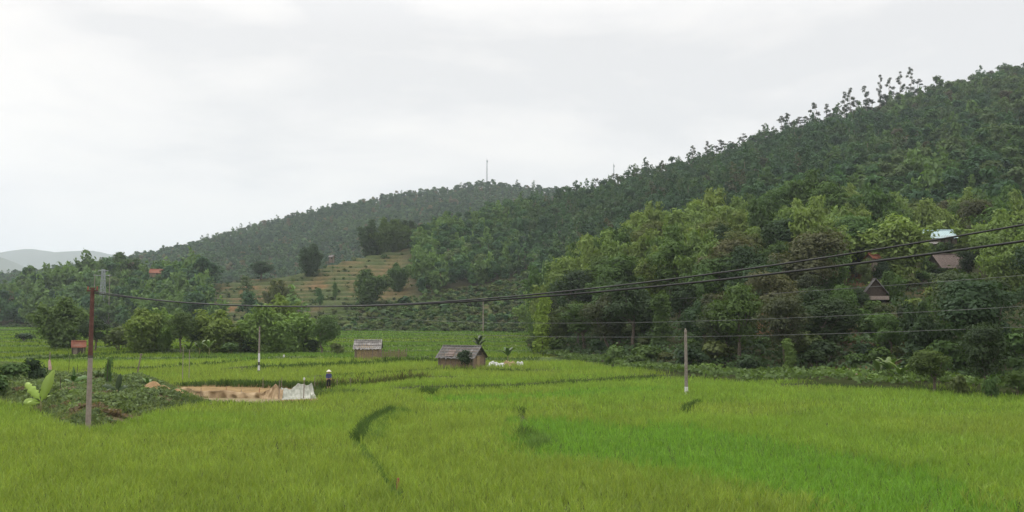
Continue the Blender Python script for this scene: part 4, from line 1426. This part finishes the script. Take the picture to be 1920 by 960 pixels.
rt, Ht = lattice('lattice_pylon', 191, 600, 505, 372, 2.6, .9, 'grey lattice pylon rising in front of the trees on the low hill', 9, .1)
for e, w in ((.97, 4.5), (.88, 5.5)):
    mb = MB(); mb.tube([(-w / 2, 0, Ht * e), (0, 0, Ht * e + .3), (w / 2, 0, Ht * e)], .09, 4); mb.build('crossarm', M_STEEL, rt)
for X, Yt in ((178, 514), (206, 514)):
    a = ray(X, Yt)[0] * 368; zg = T(a, 368)
    root = empty('utility_pole', (a, 368, zg), 'tall pale pole flanking the lattice pylon', 'utility pole', 'pale poles either side of the lattice pylon')
    Hh = zat(Yt, 368) - zg
    mb = MB(); mb.tube([(0, 0, -.5), (0, 0, Hh * .5), (0, 0, Hh)], [.16, .13, .1], 8); mb.build('shaft', M_CONCRETE, root)
    mb = MB(); mb.box((0, 0, Hh - .4), (1.6, .14, .14)); mb.build('crossarm', M_STEEL, root)
for X, Yt, d, lab in ((913, 300, 1098, 'tall thin radio mast on top of the far hill'), (1151, 308, 1120, 'faint thin radio mast showing above the dark ridge')):
    rt, Ht = lattice('radio_mast', X, 345, Yt, d, 1.6, .5, lab, 10, .2)
    mb = MB(); mb.box((.3, 0, Ht * .95), (1.5, .8, 2.4)); mb.build('antenna_panel', M_STEEL, rt)
    mb = MB(); mb.tube([(0, 0, Ht), (0, 0, Ht + 2.5)], .12, 5); mb.build('spike', M_STEEL, rt)


# ------------------------------------------------------------------ huts and houses
def corrugated(mb, a, b, c, d, n=16, amp=.03, th=.02):
    """roof slope from eave a-b up to ridge d-c, ripples running up the slope"""
    a, b, c, d = map(Vector, (a, b, c, d))
    nrm = (b - a).cross(d - a).normalized()
    vs = []
    for i in range(n * 2 + 1):
        t = i / (n * 2); o = nrm * (amp if i % 2 else -amp)
        rg = (b - a).cross(nrm).normalized() * (.09 * math.sin(i * 1.7) + .06 * math.sin(i * 4.1)) + Vector((0, 0, -.05 * math.sin(math.pi * t) + .02 * math.sin(i * 2.9)))
        vs += [a.lerp(b, t) + o + rg, d.lerp(c, t) + o + Vector((0, 0, -.05 * math.sin(math.pi * t))), a.lerp(b, t) + o - nrm * th + rg, d.lerp(c, t) + o - nrm * th + Vector((0, 0, -.05 * math.sin(math.pi * t)))]
    fs = []
    for i in range(n * 2):
        k = i * 4
        fs += [(k, k + 4, k + 5, k + 1), (k + 2, k + 3, k + 7, k + 6), (k, k + 2, k + 6, k + 4), (k + 1, k + 5, k + 7, k + 3)]
    fs += [(0, 1, 3, 2), (len(vs) - 4, len(vs) - 2, len(vs) - 1, len(vs) - 3)]
    mb.add(vs, fs)


def gable_house(name, loc, rz, L, W, hw, hr, ov, mats, label, cat='hut', stilts=0, door=None, window=None, sink=.4, ns=14):
    """ridge along local x"""
    wallm, roofm, postm = mats
    root = empty(name, loc, label, cat, None, rz)
    s = stilts
    mb = MB()
    x, y = L / 2, W / 2
    zb = s if s else -sink
    mb.add([(-x, -y, zb), (x, -y, zb), (x, y, zb), (-x, y, zb), (-x, -y, s + hw), (x, -y, s + hw), (x, y, s + hw), (-x, y, s + hw), (-x, 0, s + hw + hr * .94), (x, 0, s + hw + hr * .94)],
           [(0, 1, 5, 4), (2, 3, 7, 6), (1, 2, 6, 9, 5), (3, 0, 4, 8, 7), (3, 2, 1, 0), (4, 5, 9, 8), (6, 7, 8, 9)])
    mb.build('wall', wallm, root)
    k = hr / y
    mb = MB(); e = ov
    corrugated(mb, (-x - e, -y - e, s + hw - k * e + .05), (x + e, -y - e, s + hw - k * e + .05), (x + e, 0, s + hw + hr + .05), (-x - e, 0, s + hw + hr + .05), ns)
    corrugated(mb, (x + e, y + e, s + hw - k * e + .05), (-x - e, y + e, s + hw - k * e + .05), (-x - e, 0, s + hw + hr + .05), (x + e, 0, s + hw + hr + .05), ns)
    ro = mb.build('roof', roofm, root)
    mb = MB(); mb.tube([(-x - e, 0, s + hw + hr + .07), (x + e, 0, s + hw + hr + .07)], .09, 6); mb.build('ridge_cap', roofm, ro)
    mb = MB()
    for sx in (-1, 1):
        for sy in (-1, 1):
            mb = MB(); mb.tube([(sx * (x + .04), sy * (y + .04), -sink - (1.2 if s else 0)), (sx * (x + .04), sy * (y + .04), s + hw - .02)], .08, 6); mb.build('post', postm, root)
    if s:
        mb = MB(); mb.box((0, 0, s - .08), (L + .5, W + .5, .14)); mb.build('floor_deck', postm, root)
    if door:
        dx, dw, dh = door
        mb = MB(); mb.box((dx, -y - .03, s + dh / 2), (dw, .05, dh)); mb.build('door', M_DARKWOOD, root)
    if window:
        for wx, ww, wh, wz in window:
            mb = MB(); mb.box((wx, -y - .03, s + wz), (ww, .05, wh)); w_ = mb.build('window', M_DARKWOOD, root)
            mb = MB(); mb.box((wx, -y - .05, s + wz + wh / 2 + .04), (ww + .16, .08, .07)); mb.box((wx, -y - .05, s + wz - wh / 2 - .04), (ww + .16, .1, .07)); mb.build('frame', postm, w_)
    return root


def gpos(X, Y):
    x, d = flat(X, Y, 0)
    for _ in range(12):
        x, d = flat(X, Y, float(T(x, d)))
    return Vector((x, d, T(x, d)))


# hut with the grey roof, its gable towards the plastic sheets
p = gpos(866, 690)
hut = gable_house('hut', p, math.radians(-24), 4.6, 3.3, 1.5, 1.15, .38, (M_WOVEN2, M_FIBRE, M_WOOD), 'low hut with a grey ridged roof and woven bamboo walls', 'hut', door=None,
                  window=None)
mb = MB(); mb.box((2.33, -.2, .78), (.05, .8, 1.5)); mb.build('door', M_WOVEN, hut)
mb = MB(); mb.box((0, -1.66, 1.32), (4.4, .04, .3)); mb.box((2.325, 0, 1.86), (.04, 1.5, .5)); mb.build('gap_shade_panel', M_DARKWOOD, hut)  # dark panels paint in the shade of the open eave and gable gaps
for k in range(7):
    mb = MB(); mb.tube([(-2.1 + .7 * k, -1.7, -.2), (-2.1 + .7 * k + .03, -1.69, 1.5)], .045, 5); mb.build('batten', M_WOOD, hut)
for k, (px_, w_) in enumerate(((-1.3, .9), (.7, 1.2))):
    mb = MB(); mb.slab([(px_, -1.75, 1.48), (px_ + w_, -1.75, 1.5), (px_ + w_, -.7, 2.24), (px_, -.7, 2.22)], .03); mb.build('roof_patch', M_FIBRE_L if k else M_BROWNROOF, hut)
for k in range(3):
    mb = MB(); mb.tube([(-2.5, -.5 - .5 * k, 2.42 - .34 * k), (2.6, -.5 - .5 * k, 2.42 - .34 * k)], .035, 5); mb.build('roof_pole', M_WOOD, hut)
mb = MB(); mb.tube([(2.36, -1.75, 1.55), (2.36, 1.75, 1.55)], .05, 6); mb.build('gable_beam', M_WOOD, hut)
# hut with the pale roof, behind a slatted fence
p = gpos(690, 674)
hut2 = gable_house('hut', p, math.radians(3), 3.3, 2.6, 1.75, .95, .35, (M_WOVEN, M_FIBRE_L, M_WOOD), 'small raised hut with a pale ragged roof and tan walls among the far paddies', 'hut')
mb = MB(); mb.box((-1.67, .2, 1.15), (.06, 1.4, .8)); mb.box((0, -1.32, 1.6), (3.2, .05, .26)); mb.build('gap_shade_panel', M_DARKWOOD, hut2)  # shade inside the side gap and below the eave, painted as dark panels
for k in range(5):
    mb = MB(); mb.tube([(-1.5 + .75 * k, -1.36, -.2), (-1.5 + .75 * k, -1.35, 1.75)], .04, 5); mb.build('batten', M_WOOD, hut2)
for k in range(2):
    mb = MB(); mb.tube([(-1.9, -.45 - .6 * k, 2.5 - .44 * k), (1.9, -.4 - .6 * k, 2.5 - .44 * k)], .035, 5); mb.build('roof_pole', M_DARKWOOD, hut2)
# slat fence
fe = empty('slat_fence', (0, 0, 0), 'brown slat fence running along the front of the pale-roofed hut', 'fence')
a = gpos(682, 677); b = gpos(762, 676)
fe.location = a
d_ = b - a; mb = MB(); n = 44
for i in range(n):
    t = i / n; h = 1.25 + .16 * math.sin(i * 2.3) + .1 * math.sin(i * 5.1)
    pp = d_ * t
    mb.box((pp.x, pp.y, h / 2 - .1 + pp.z), (d_.x / n * .8, .03, h), Matrix.Rotation(.06 * math.sin(i * 3.7), 3, 'Y'))
mb.build('slats', M_WOVEN2, fe)
for i in range(6):
    t = i / 5; mb = MB(); mb.tube([(d_.x * t, d_.y * t + .07, -.3), (d_.x * t, d_.y * t + .07, 1.5)], .05, 6); mb.build('post', M_WOOD, fe)
for hz in (.4, 1.0):
    mb = MB(); mb.box((d_.x / 2, d_.y / 2 + .05, hz), (d_.x, .04, .05), Matrix.Rotation(math.atan2(d_.y, d_.x), 3, 'Z')); mb.build('rail', M_WOOD, fe)

# shelter with a red roof under the dark tree
p = gpos(147, 664)
gable_house('shelter', p, math.radians(28), 1.7, 1.7, 1.3, .75, .25, (M_WOOD, M_REDROOF, M_DARKWOOD), 'tiny red-roofed shelter beside the dark round tree', 'shelter', door=(.2, .8, 1.1))


def hillhouse(name, X, Yeave, d, rz, L, W, hw, hr, mats, label, stilts=0, **k):
    a, b = ray(X, Yeave); x = a * d; ze = CAMZ + b * d
    return gable_house(name, (x, d, ze - hw - stilts), rz, L, W, hw, hr, .45, mats, label, 'house', stilts, sink=1.5, ns=20, **k)


hillhouse('house', 1757, 446, 185, math.radians(-4), 5.6, 4.6, 2.3, 1.55, (M_WOOD, M_BLUE, M_WOOD), 'house with a pale blue sheet roof among the bamboo on the spur', window=[(1.6, .9, .9, 1.3)], door=(.2, .9, 1.9))
hillhouse('house', 1776, 500, 165, math.radians(10), 5.2, 4.6, 2.0, 2.2, (M_DARKWOOD, M_BROWNROOF, M_DARKWOOD), 'stilt house with a steep brown roof below the pale blue roof', door=(.8, .9, 1.6))
hh_ = hillhouse('house', 1640, 545, 135, math.radians(75), 3.0, 2.6, 1.2, 1.7, (M_DARKWOOD, M_FIBRE, M_DARKWOOD), 'dark gabled hut on a pale terrace low among the trees')
p = at(1646, 556, 133)
mb = MB(); mb.box((0, 0, -.2), (2.7, 1.5, .55)); o = mb.build('terrace_wall', M_CONCRETE); o.location = p; tag(o, 'pale low terrace wall under the dark gabled hut', 'wall')
hillhouse('shed', 1637, 482, 150, math.radians(20), 1.2, 1.4, .8, .55, (M_WOOD, M_REDROOF, M_WOOD), 'small shed with an orange roof left of the huge bamboo clump')
p = at(1748, 455, 182)
mb = MB(); corrugated(mb, (-1.9, -1.2, -.3), (1.3, -1.2, -.3), (1.3, .8, .3), (-1.9, .8, .3), 10); lo = empty('lean_to', p, 'pale lean-to roof just below the pale blue roof', 'shed')
mb.build('roof', M_FIBRE_L, lo)
for sx in (-1.7, 1.1):
    mb = MB(); mb.tube([(sx, -1.0, -3), (sx, -1.0, -.3)], .07, 6); mb.build('post', M_WOOD, lo)
hillhouse('house', 295, 511, 405, math.radians(12), 5.5, 4, 1.8, 1.5, (M_WOVEN2, M_REDROOF, M_WOOD), 'far house with an orange-red roof among trees on the low hill', door=(.3, .9, 1.6))
hillhouse('house', 364, 524, 392, math.radians(-30), 3.0, 3, 2.2, 1.0, (M_CREAM, M_FIBRE_L, M_WOOD), 'far small whitewashed house right of the orange-red roof', door=(.3, .9, 1.6))
hillhouse('house', 622, 481, 405, math.radians(-20), 1.7, 1.6, 1.2, .6, (M_WOOD, M_FIBRE_L, M_DARKWOOD), 'tiny pale-roofed house on the shoulder above the terraces', door=(.3, .5, .9))


# ------------------------------------------------------------------ cloth, sheets, soil
def sheet(name, P, mat, label, cat, th=.015):
    """P: (n,m,3) grid of world points"""
    P = np.asarray(P, float); n, m = P.shape[:2]
    c = P.reshape(-1, 3).mean(0); c[2] = P[..., 2].min()
    me = quad_mesh(name, (P - c).reshape(-1, 3), None, grid_quads(n, m), True)
    o = link(name, me, mat); o.location = c
    so = o.modifiers.new('thickness', 'SOLIDIFY'); so.thickness = th
    return tag(o, label, cat)


def wall_sheet(A, B, h, name, mat, label, cat, seed, n=70, m=10, lean=.25, hv=.18, top_at=None, fold=1):
    A = np.array(A[:2]); B = np.array(B[:2]); L = np.linalg.norm(B - A); dr = (B - A) / L; nr = np.array([dr[1], -dr[0]])
    P = np.zeros((m, n, 3))
    for i in range(n):
        s = i / (n - 1)
        top = h * (1 + hv * (2 * vnoise(s * 9, 1.5, seed) - 1)) - .12 * h * abs(math.sin(s * math.pi * 6))
        if top_at: top = float(np.interp(s, *zip(*top_at))) * (1 + .12 * (2 * float(vnoise(s * 14, 2.5, seed)) - 1))
        for j in range(m):
            t = j / (m - 1)
            off = lean * (1 - t) ** 1.4 + fold * (.14 if fold <= 1 else .03) * math.sin(s * 60 + 3 * t) * (1 - .4 * t) + fold * .16 * (2 * float(vnoise(s * 22, t * 3, seed + 3)) - 1)
            q = A + dr * L * s + nr * off
            P[j, i] = (q[0], q[1], float(G(q[0], q[1])) - .05 + top * t)
    return sheet(name, P, mat, label, cat)


pa = flat(325, 746); pb = flat(520, 748)
wall_sheet(pa, pb, .68, 'sackcloth_screen', M_CLOTH, 'long tan sackcloth screen along the back of the muddy pond', 'cloth', 3, hv=.38)
for i, X in enumerate((335, 378, 425, 453, 487)):
    a = flat(X, 746.5)
    root = empty('screen_stake', (a[0], a[1] - .25, float(G(*a))), 'thin stake holding up the tan sackcloth screen', 'stake', 'stakes along the sackcloth screen')
    mb = MB(); mb.tube([(0, 0, -.2), (.03, 0, .75 + .08 * (i % 3))], [.03, .022], 6); mb.build('shaft', M_WOOD if i % 2 else M_BRICK, root)
# crumpled netting
nx, ny = 56, 30


def heap(A, B, depth, name, mat, label, cat, seed, pk):
    A = np.array(A[:2]); B = np.array(B[:2]); dr = B - A
    P = np.zeros((ny, nx, 3))
    for j in range(ny):
        for i in range(nx):
            s = i / (nx - 1); t = j / (ny - 1)
            q = A + dr * s + np.array([0, depth * t]) + .25 * np.array([vnoise(s * 7, t * 5, seed) - .5, vnoise(s * 6, t * 7, seed + 1) - .5])
            z = 0
            for ps, pt, ph, pw in pk:
                rr = math.hypot((s - ps) / pw, (t - pt) / .5)
                z = max(z, ph * (max(0, 1 - .62 * rr) ** 1.3 if rr < 1.6 else 0))
            edge = min(1, s * 9, (1 - s) * 9, t * 6, (1 - t) * 6)
            rid = abs(float(vnoise(s * 8 + 3 * t, t * 2.5, seed + 5)) - .5) * 2
            z = z * (.6 + .55 * rid) * edge + .04 + .35 * min(z, .6) * (float(vnoise(s * 18, t * 7, seed + 8)) - .5)
            P[j, i] = (q[0], q[1], float(G(q[0], q[1])) + z)
    return sheet(name, P, mat, label, cat)


wall_sheet(flat(522, 746), flat(588, 744), 1, 'netting', M_NET, 'crumpled pale grey netting draped over stakes at the end of the pond', 'netting', 11, 80, 18, 1.7, 0,
           [(0, .7), (.08, .95), (.2, .8), (.33, .72), (.45, .9), (.55, 1.28), (.64, 1.12), (.8, 1.08), (.93, 1.1), (1, .7)], 1.4)
wall_sheet(flat(492, 747.5), flat(531, 747), 1, 'sackcloth', M_CLOTH, 'peaked tan sackcloth between the long screen and the grey netting', 'cloth', 23, 40, 14, 1.1, 0,
           [(0, .6), (.35, .85), (.62, 1.25), (.7, 1.1), (.85, .75), (1, .8)], 1.3)
mb = MB(); a = flat(516, 752); o = empty('screen_stake', (a[0], a[1] + 1.1, 0), 'tall pale stake propping up the peaked sackcloth', 'stake'); mb.tube([(0, 0, -.2), (.02, 0, 1.5)], [.035, .03], 6); mb.build('shaft', M_WOOD, o)
mb = MB(); a = flat(557, 752); o = empty('screen_stake', (a[0], a[1] + 2.2, 0), 'stake with a white top propping up the grey netting', 'stake'); mb.tube([(0, 0, -.2), (.02, 0, 1.45)], [.04, .035], 6); mb.build('shaft', M_WOOD, o)
mb = MB(); mb.tube([(.02, 0, 1.45), (.02, 0, 1.56), (.02, 0, 1.66)], [.07, .08, .04], 7); mb.build('cap', M_TARP, o)
# pond
pp = flats([(330, 757), (420, 759), (520, 759), (528, 748), (440, 745), (335, 746)])
n = 40; cx = np.mean([q[0] for q in pp]); cy_ = np.mean([q[1] for q in pp])
mb = MB(); mb.add([(q[0], q[1], .06) for q in pp] + [(q[0], q[1], -.2) for q in pp], [tuple(range(6))] + [(i, i + 6, (i + 1) % 6 + 6, (i + 1) % 6) for i in range(6)])
o = mb.build('pond_water', M_MUD); tag(o, kind='structure', label='shallow brown muddy pond in front of the sackcloth screen')


def soil(A, rx, ry, h, rz, label, seed):
    n, m = 14, 32
    P = np.zeros((n, m, 3))
    for i in range(n):
        r = i / (n - 1)
        for j in range(m):
            a = 2 * math.pi * j / (m - 1)
            k = 1 + .3 * float(fbm(math.cos(a) * 1.5 + 5, math.sin(a) * 1.5, seed))
            px = math.cos(a) * rx * r * k; py = math.sin(a) * ry * r * k
            z = h * (math.cos(math.pi * min(1, r)) * .5 + .5) * (1 + .5 * float(fbm(px * 1.6, py * 1.6, seed + 2))) - .1
            c, s = math.cos(rz), math.sin(rz)
            P[i, j] = (px * c - py * s, px * s + py * c, z)
    me = quad_mesh('soil_heap', P.reshape(-1, 3), None, grid_quads(n, m)[:, ::-1], True)
    o = link('soil_heap', me, M_SOIL); o.location = (A[0], A[1], float(G(A[0], A[1])))
    return tag(o, label, 'soil heap')


soil(gpos(288, 745), 1.9, 1.5, .75, -.5, 'broad tan heap of dug soil on the weedy mound', 1)
soil(gpos(332, 754), 1.5, .7, .5, -.75, 'narrow tan soil ridge running down beside the pond', 2)
soil(gpos(212, 748), 1.2, .8, .4, .2, 'grey-brown soil patch in the middle of the weedy mound', 3)
soil(gpos(184, 772), .5, .35, .3, 0, 'small orange clod of soil right of the rusty pole', 4)

# plastic sheets by the grey-roofed hut
for (X, Y, wd, ht, mat, lab, sd) in ((930, 688, 2.3, .75, M_TARP, 'white plastic sheet heaped by the gable of the grey-roofed hut', 41), (955, 687, 1.8, .8, M_CLOTH, 'beige sacking between the two white plastic sheets', 43),
                                     (975, 686, .9, .65, M_TARP, 'small white plastic sheet at the far side of the beige sacking', 45), (833, 688, 1.1, .8, M_NET, 'pale cloth hanging at the blind end of the grey-roofed hut', 47)):
    p = gpos(X, Y)
    heap((p.x - wd / 2, p.y), (p.x + wd / 2, p.y), 1.2, 'plastic_sheet' if mat is M_TARP else 'sacking', mat, lab, 'sheet', sd, [(.25, .5, ht, .7), (.75, .5, ht * .85, .7)])

# small things
a = gpos(746, 924)
mb = MB(); mb.tube([(0, 0, -.1), (0, 0, .3), (.01, 0, .52)], [.06, .055, .045], 7); o = mb.build('marker_post', M_BRICK); o.location = a; tag(o, 'short red-brown marker post at the near end of the paddy bank', 'post')
for X, Y, mat, s, lab in ((1606, 717, M_PINK, .3, 'small pinkish sack at the paddy edge under the creepers'), (1622, 716, M_TARP, .28, 'small white sack with an orange bottom at the paddy edge'), (1705, 721, M_TARP, .24, 'small white sack at the paddy edge near the squat tree'),
                          (532, 673, M_TARP, .3, 'white sack lying in front of the bamboo row')):
    p = gpos(X, Y); root = empty('sack', p, lab, 'sack')
    mb = MB(); mb.tube([(0, 0, .0), (0, 0, s * .4), (.02, 0, s * .9), (.03, 0, s * 1.25), (.04, 0, s * 1.45)], [s * .42, s * .5, s * .42, s * .14, s * .2], 9)
    mb.build('bag', mat, root, True)
    if X == 1622:
        mb = MB(); mb.tube([(0, 0, -.05), (0, 0, s * .45)], [s * .56, s * .54], 9); mb.build('base', M_ORANGE, root)
    root.location.z += .45 if Y > 700 else 0.2


# ------------------------------------------------------------------ person
def skinned(name, verts, edges, radii, mat, parent, sub=1, root=0):
    me = bpy.data.meshes.new(name); me.from_pydata(verts, edges, []); me.materials.append(mat)
    o = bpy.data.objects.new(name, me); COL.objects.link(o); o.parent = parent
    sk = o.modifiers.new('skin', 'SKIN'); sk.use_smooth_shade = True
    for i, r in enumerate(radii):
        rr = r if hasattr(r, '__len__') else (r, r)
        me.skin_vertices[0].data[i].radius = rr
        me.skin_vertices[0].data[i].use_root = i == root
    s = o.modifiers.new('sub', 'SUBSURF'); s.levels = sub; s.render_levels = sub
    return o


pg = gpos(616, 731)
pg.z += .12
per = empty('person', pg, 'person in a pale conical hat, indigo jacket and black trousers standing at the field bank', 'person', None, math.radians(20))
bv = [(0, 0, .86), (0, 0, 1.0), (0, .01, 1.2), (0, 0, 1.32), (0, -.015, 1.38), (0, -.03, 1.46), (0, -.03, 1.53)]
be = [(i, i + 1) for i in range(6)]
brd = [(.13, .1), (.12, .09), (.15, .1), (.08, .07), (.05, .05), (.075, .09), (.06, .07)]
for sx in (-1, 1):
    i0 = len(bv)
    bv += [(sx * .16, 0, 1.29), (sx * .215, .03, 1.05), (sx * .2, -.1, .87), (sx * .19, -.15, .82)]
    brd += [.055, .045, .034, (.03, .018)]
    be += [(3, i0), (i0, i0 + 1), (i0 + 1, i0 + 2), (i0 + 2, i0 + 3)]
    for k, (fx, fl) in enumerate(((-.03, .07), (-.01, .08), (.01, .078), (.03, .062))):
        j = len(bv); bv += [(sx * .19 + fx, -.18, .79), (sx * .19 + fx, -.185, .79 - fl * .6)]; brd += [.009, .008]; be += [(i0 + 3, j), (j, j + 1)]
    j = len(bv); bv += [(sx * .15, -.155, .81), (sx * .145, -.18, .775)]; brd += [.011, .009]; be += [(i0 + 3, j), (j, j + 1)]
    i0 = len(bv)
    bv += [(sx * .09, 0, .82), (sx * .1, -.02, .46), (sx * .105, .02, .08), (sx * .11, -.12, .03)]
    brd += [.085, .06, .042, (.035, .025)]
    be += [(0, i0), (i0, i0 + 1), (i0 + 1, i0 + 2), (i0 + 2, i0 + 3)]
skinned('body', bv, be, brd, M_SKIN, per)
jv = [(0, 0, .84), (0, 0, 1.0), (0, .01, 1.2), (0, 0, 1.33)]; jr = [(.17, .13), (.15, .115), (.175, .125), (.11, .09)]; je = [(0, 1), (1, 2), (2, 3)]
for sx in (-1, 1):
    i0 = len(jv); jv += [(sx * .16, 0, 1.29), (sx * .215, .03, 1.05), (sx * .203, -.07, .91)]; jr += [.075, .062, .052]; je += [(3, i0), (i0, i0 + 1), (i0 + 1, i0 + 2)]
skinned('jacket', jv, je, jr, M_SHIRT, per)
tv = [(0, 0, .88), (0, 0, .8)]; tr_ = [(.15, .12), (.13, .11)]; te_ = [(0, 1)]
for sx in (-1, 1):
    i0 = len(tv); tv += [(sx * .095, 0, .7), (sx * .1, -.02, .45), (sx * .105, .02, .16)]; tr_ += [.1, .08, .068]; te_ += [(1, i0), (i0, i0 + 1), (i0 + 1, i0 + 2)]
skinned('trousers', tv, te_, tr_, M_TROUSER, per)
mb = MB(); n = 20
vs = [(0, -.03, 1.68)]; fs = []
for r_, z_ in ((.1, 1.62), (.24, 1.5), (.24, 1.49), (.1, 1.605)):
    vs += [(r_ * math.cos(2 * math.pi * k / n), -.03 + r_ * math.sin(2 * math.pi * k / n), z_) for k in range(n)]
for k in range(n):
    k2 = (k + 1) % n
    fs.append((0, 1 + k, 1 + k2))
    for lv in range(3): fs.append((1 + lv * n + k, 1 + (lv + 1) * n + k, 1 + (lv + 1) * n + k2, 1 + lv * n + k2))
mb.add(vs, fs); mb.build('conical_hat', M_HAT, per, True)
for sx in (-1, 1):
    mb = MB(); mb.tube([(sx * .03, -.118, 1.49), (sx * .03, -.124, 1.49)], .012, 6); mb.build('eye', M_TROUSER, per)
    mb = MB(); mb.tube([(sx * .083, -.03, 1.45), (sx * .088, -.028, 1.475), (sx * .083, -.026, 1.5)], .012, 5); mb.build('ear', M_SKIN, per)
mb = MB(); mb.tube([(0, -.115, 1.49), (0, -.145, 1.46), (0, -.12, 1.45)], [.01, .016, .012], 6); mb.build('nose', M_SKIN, per)

# ------------------------------------------------------------------ haze
mb = MB(); mb.box((0, 6600, 420), (30000, 14000, 850))
hz = mb.build('haze', None)
m, nt, out = new_mat('valley_haze')
pv = nt.nodes.new('ShaderNodeVolumePrincipled'); pv.inputs['Color'].default_value = (.81, .89, .99, 1); pv.inputs['Density'].default_value = .00014; pv.inputs['Anisotropy'].default_value = .2
nt.links.new(pv.outputs[0], out.inputs['Volume'])
hz.data.materials.append(m)
tag(hz, 'thin pale haze filling the valley', 'haze', kind='stuff')

# ------------------------------------------------------------------ sky and light
SUN_EL, SUN_AZ = math.radians(48), math.radians(-35)       # azimuth from +Y towards +X
w = bpy.data.worlds.new('World'); SC.world = w; w.use_nodes = True
nt = w.node_tree; nt.nodes.clear()
out = nt.nodes.new('ShaderNodeOutputWorld')
sky = nt.nodes.new('ShaderNodeTexSky'); sky.sky_type = 'NISHITA'; sky.sun_disc = False
sky.sun_elevation = SUN_EL; sky.sun_rotation = SUN_AZ; sky.air_density = 1.5; sky.dust_density = 4
b1 = nt.nodes.new('ShaderNodeBackground'); b1.inputs['Strength'].default_value = .07; nt.links.new(sky.outputs[0], b1.inputs['Color'])
tc = nt.nodes.new('ShaderNodeTexCoord')
mp = nt.nodes.new('ShaderNodeMapping'); mp.inputs['Scale'].default_value = (1.0, 1.0, 3.2); mp.inputs['Location'].default_value = (.35, .2, .1)
nt.links.new(tc.outputs['Generated'], mp.inputs['Vector'])
n1 = nt.nodes.new('ShaderNodeTexNoise'); n1.inputs['Scale'].default_value = 3.2; n1.inputs['Detail'].default_value = 7; n1.inputs['Roughness'].default_value = .52; n1.inputs['Distortion'].default_value = .25
nt.links.new(mp.outputs[0], n1.inputs['Vector'])
cl = ramp(nt, n1.outputs['Fac'], [(.4, (.80, .782, .77)), (.5, (.915, .882, .852)), (.6, (1.0, .955, .902))])
sx_ = nt.nodes.new('ShaderNodeSeparateXYZ'); nt.links.new(tc.outputs['Generated'], sx_.inputs[0])
mr = nt.nodes.new('ShaderNodeMapRange'); mr.inputs['From Min'].default_value = .3; mr.inputs['From Max'].default_value = 1.0; mr.inputs['To Min'].default_value = .785; mr.inputs['To Max'].default_value = 2.3
nt.links.new(sx_.outputs['Z'], mr.inputs['Value'])
b2 = nt.nodes.new('ShaderNodeBackground'); nt.links.new(cl.outputs[0], b2.inputs['Color']); nt.links.new(mr.outputs[0], b2.inputs['Strength'])
ms = nt.nodes.new('ShaderNodeMixShader'); ms.inputs[0].default_value = .93
nt.links.new(b1.outputs[0], ms.inputs[1]); nt.links.new(b2.outputs[0], ms.inputs[2]); nt.links.new(ms.outputs[0], out.inputs['Surface'])

sl = bpy.data.lights.new('sun', 'SUN'); sl.energy = 1.3; sl.angle = math.radians(25); sl.color = (1, .97, .92)
so = bpy.data.objects.new('sun', sl); COL.objects.link(so)
dv = Vector((math.sin(SUN_AZ) * math.cos(SUN_EL), math.cos(SUN_AZ) * math.cos(SUN_EL), math.sin(SUN_EL)))
so.rotation_euler = dv.to_track_quat('Z', 'Y').to_euler()

# ------------------------------------------------------------------ camera and render settings
cam = bpy.data.cameras.new('camera'); co = bpy.data.objects.new('camera', cam); COL.objects.link(co)
cam.sensor_width = 36; cam.lens = F / 1920 * 36; cam.clip_end = 30000; cam.clip_start = .1
co.location = (0, 0, CAMZ); co.rotation_euler = (math.pi / 2 + PITCH, 0, 0)
SC.camera = co
SC.view_settings.view_transform = 'Standard'; SC.view_settings.look = 'None'; SC.view_settings.exposure = .4; SC.view_settings.gamma = 1
SC.view_settings.use_curve_mapping = False
SC.cycles.max_bounces = 6; SC.cycles.diffuse_bounces = 3; SC.cycles.transmission_bounces = 4; SC.cycles.volume_bounces = 1
SC.cycles.use_denoising = True
SC.render.use_persistent_data = False
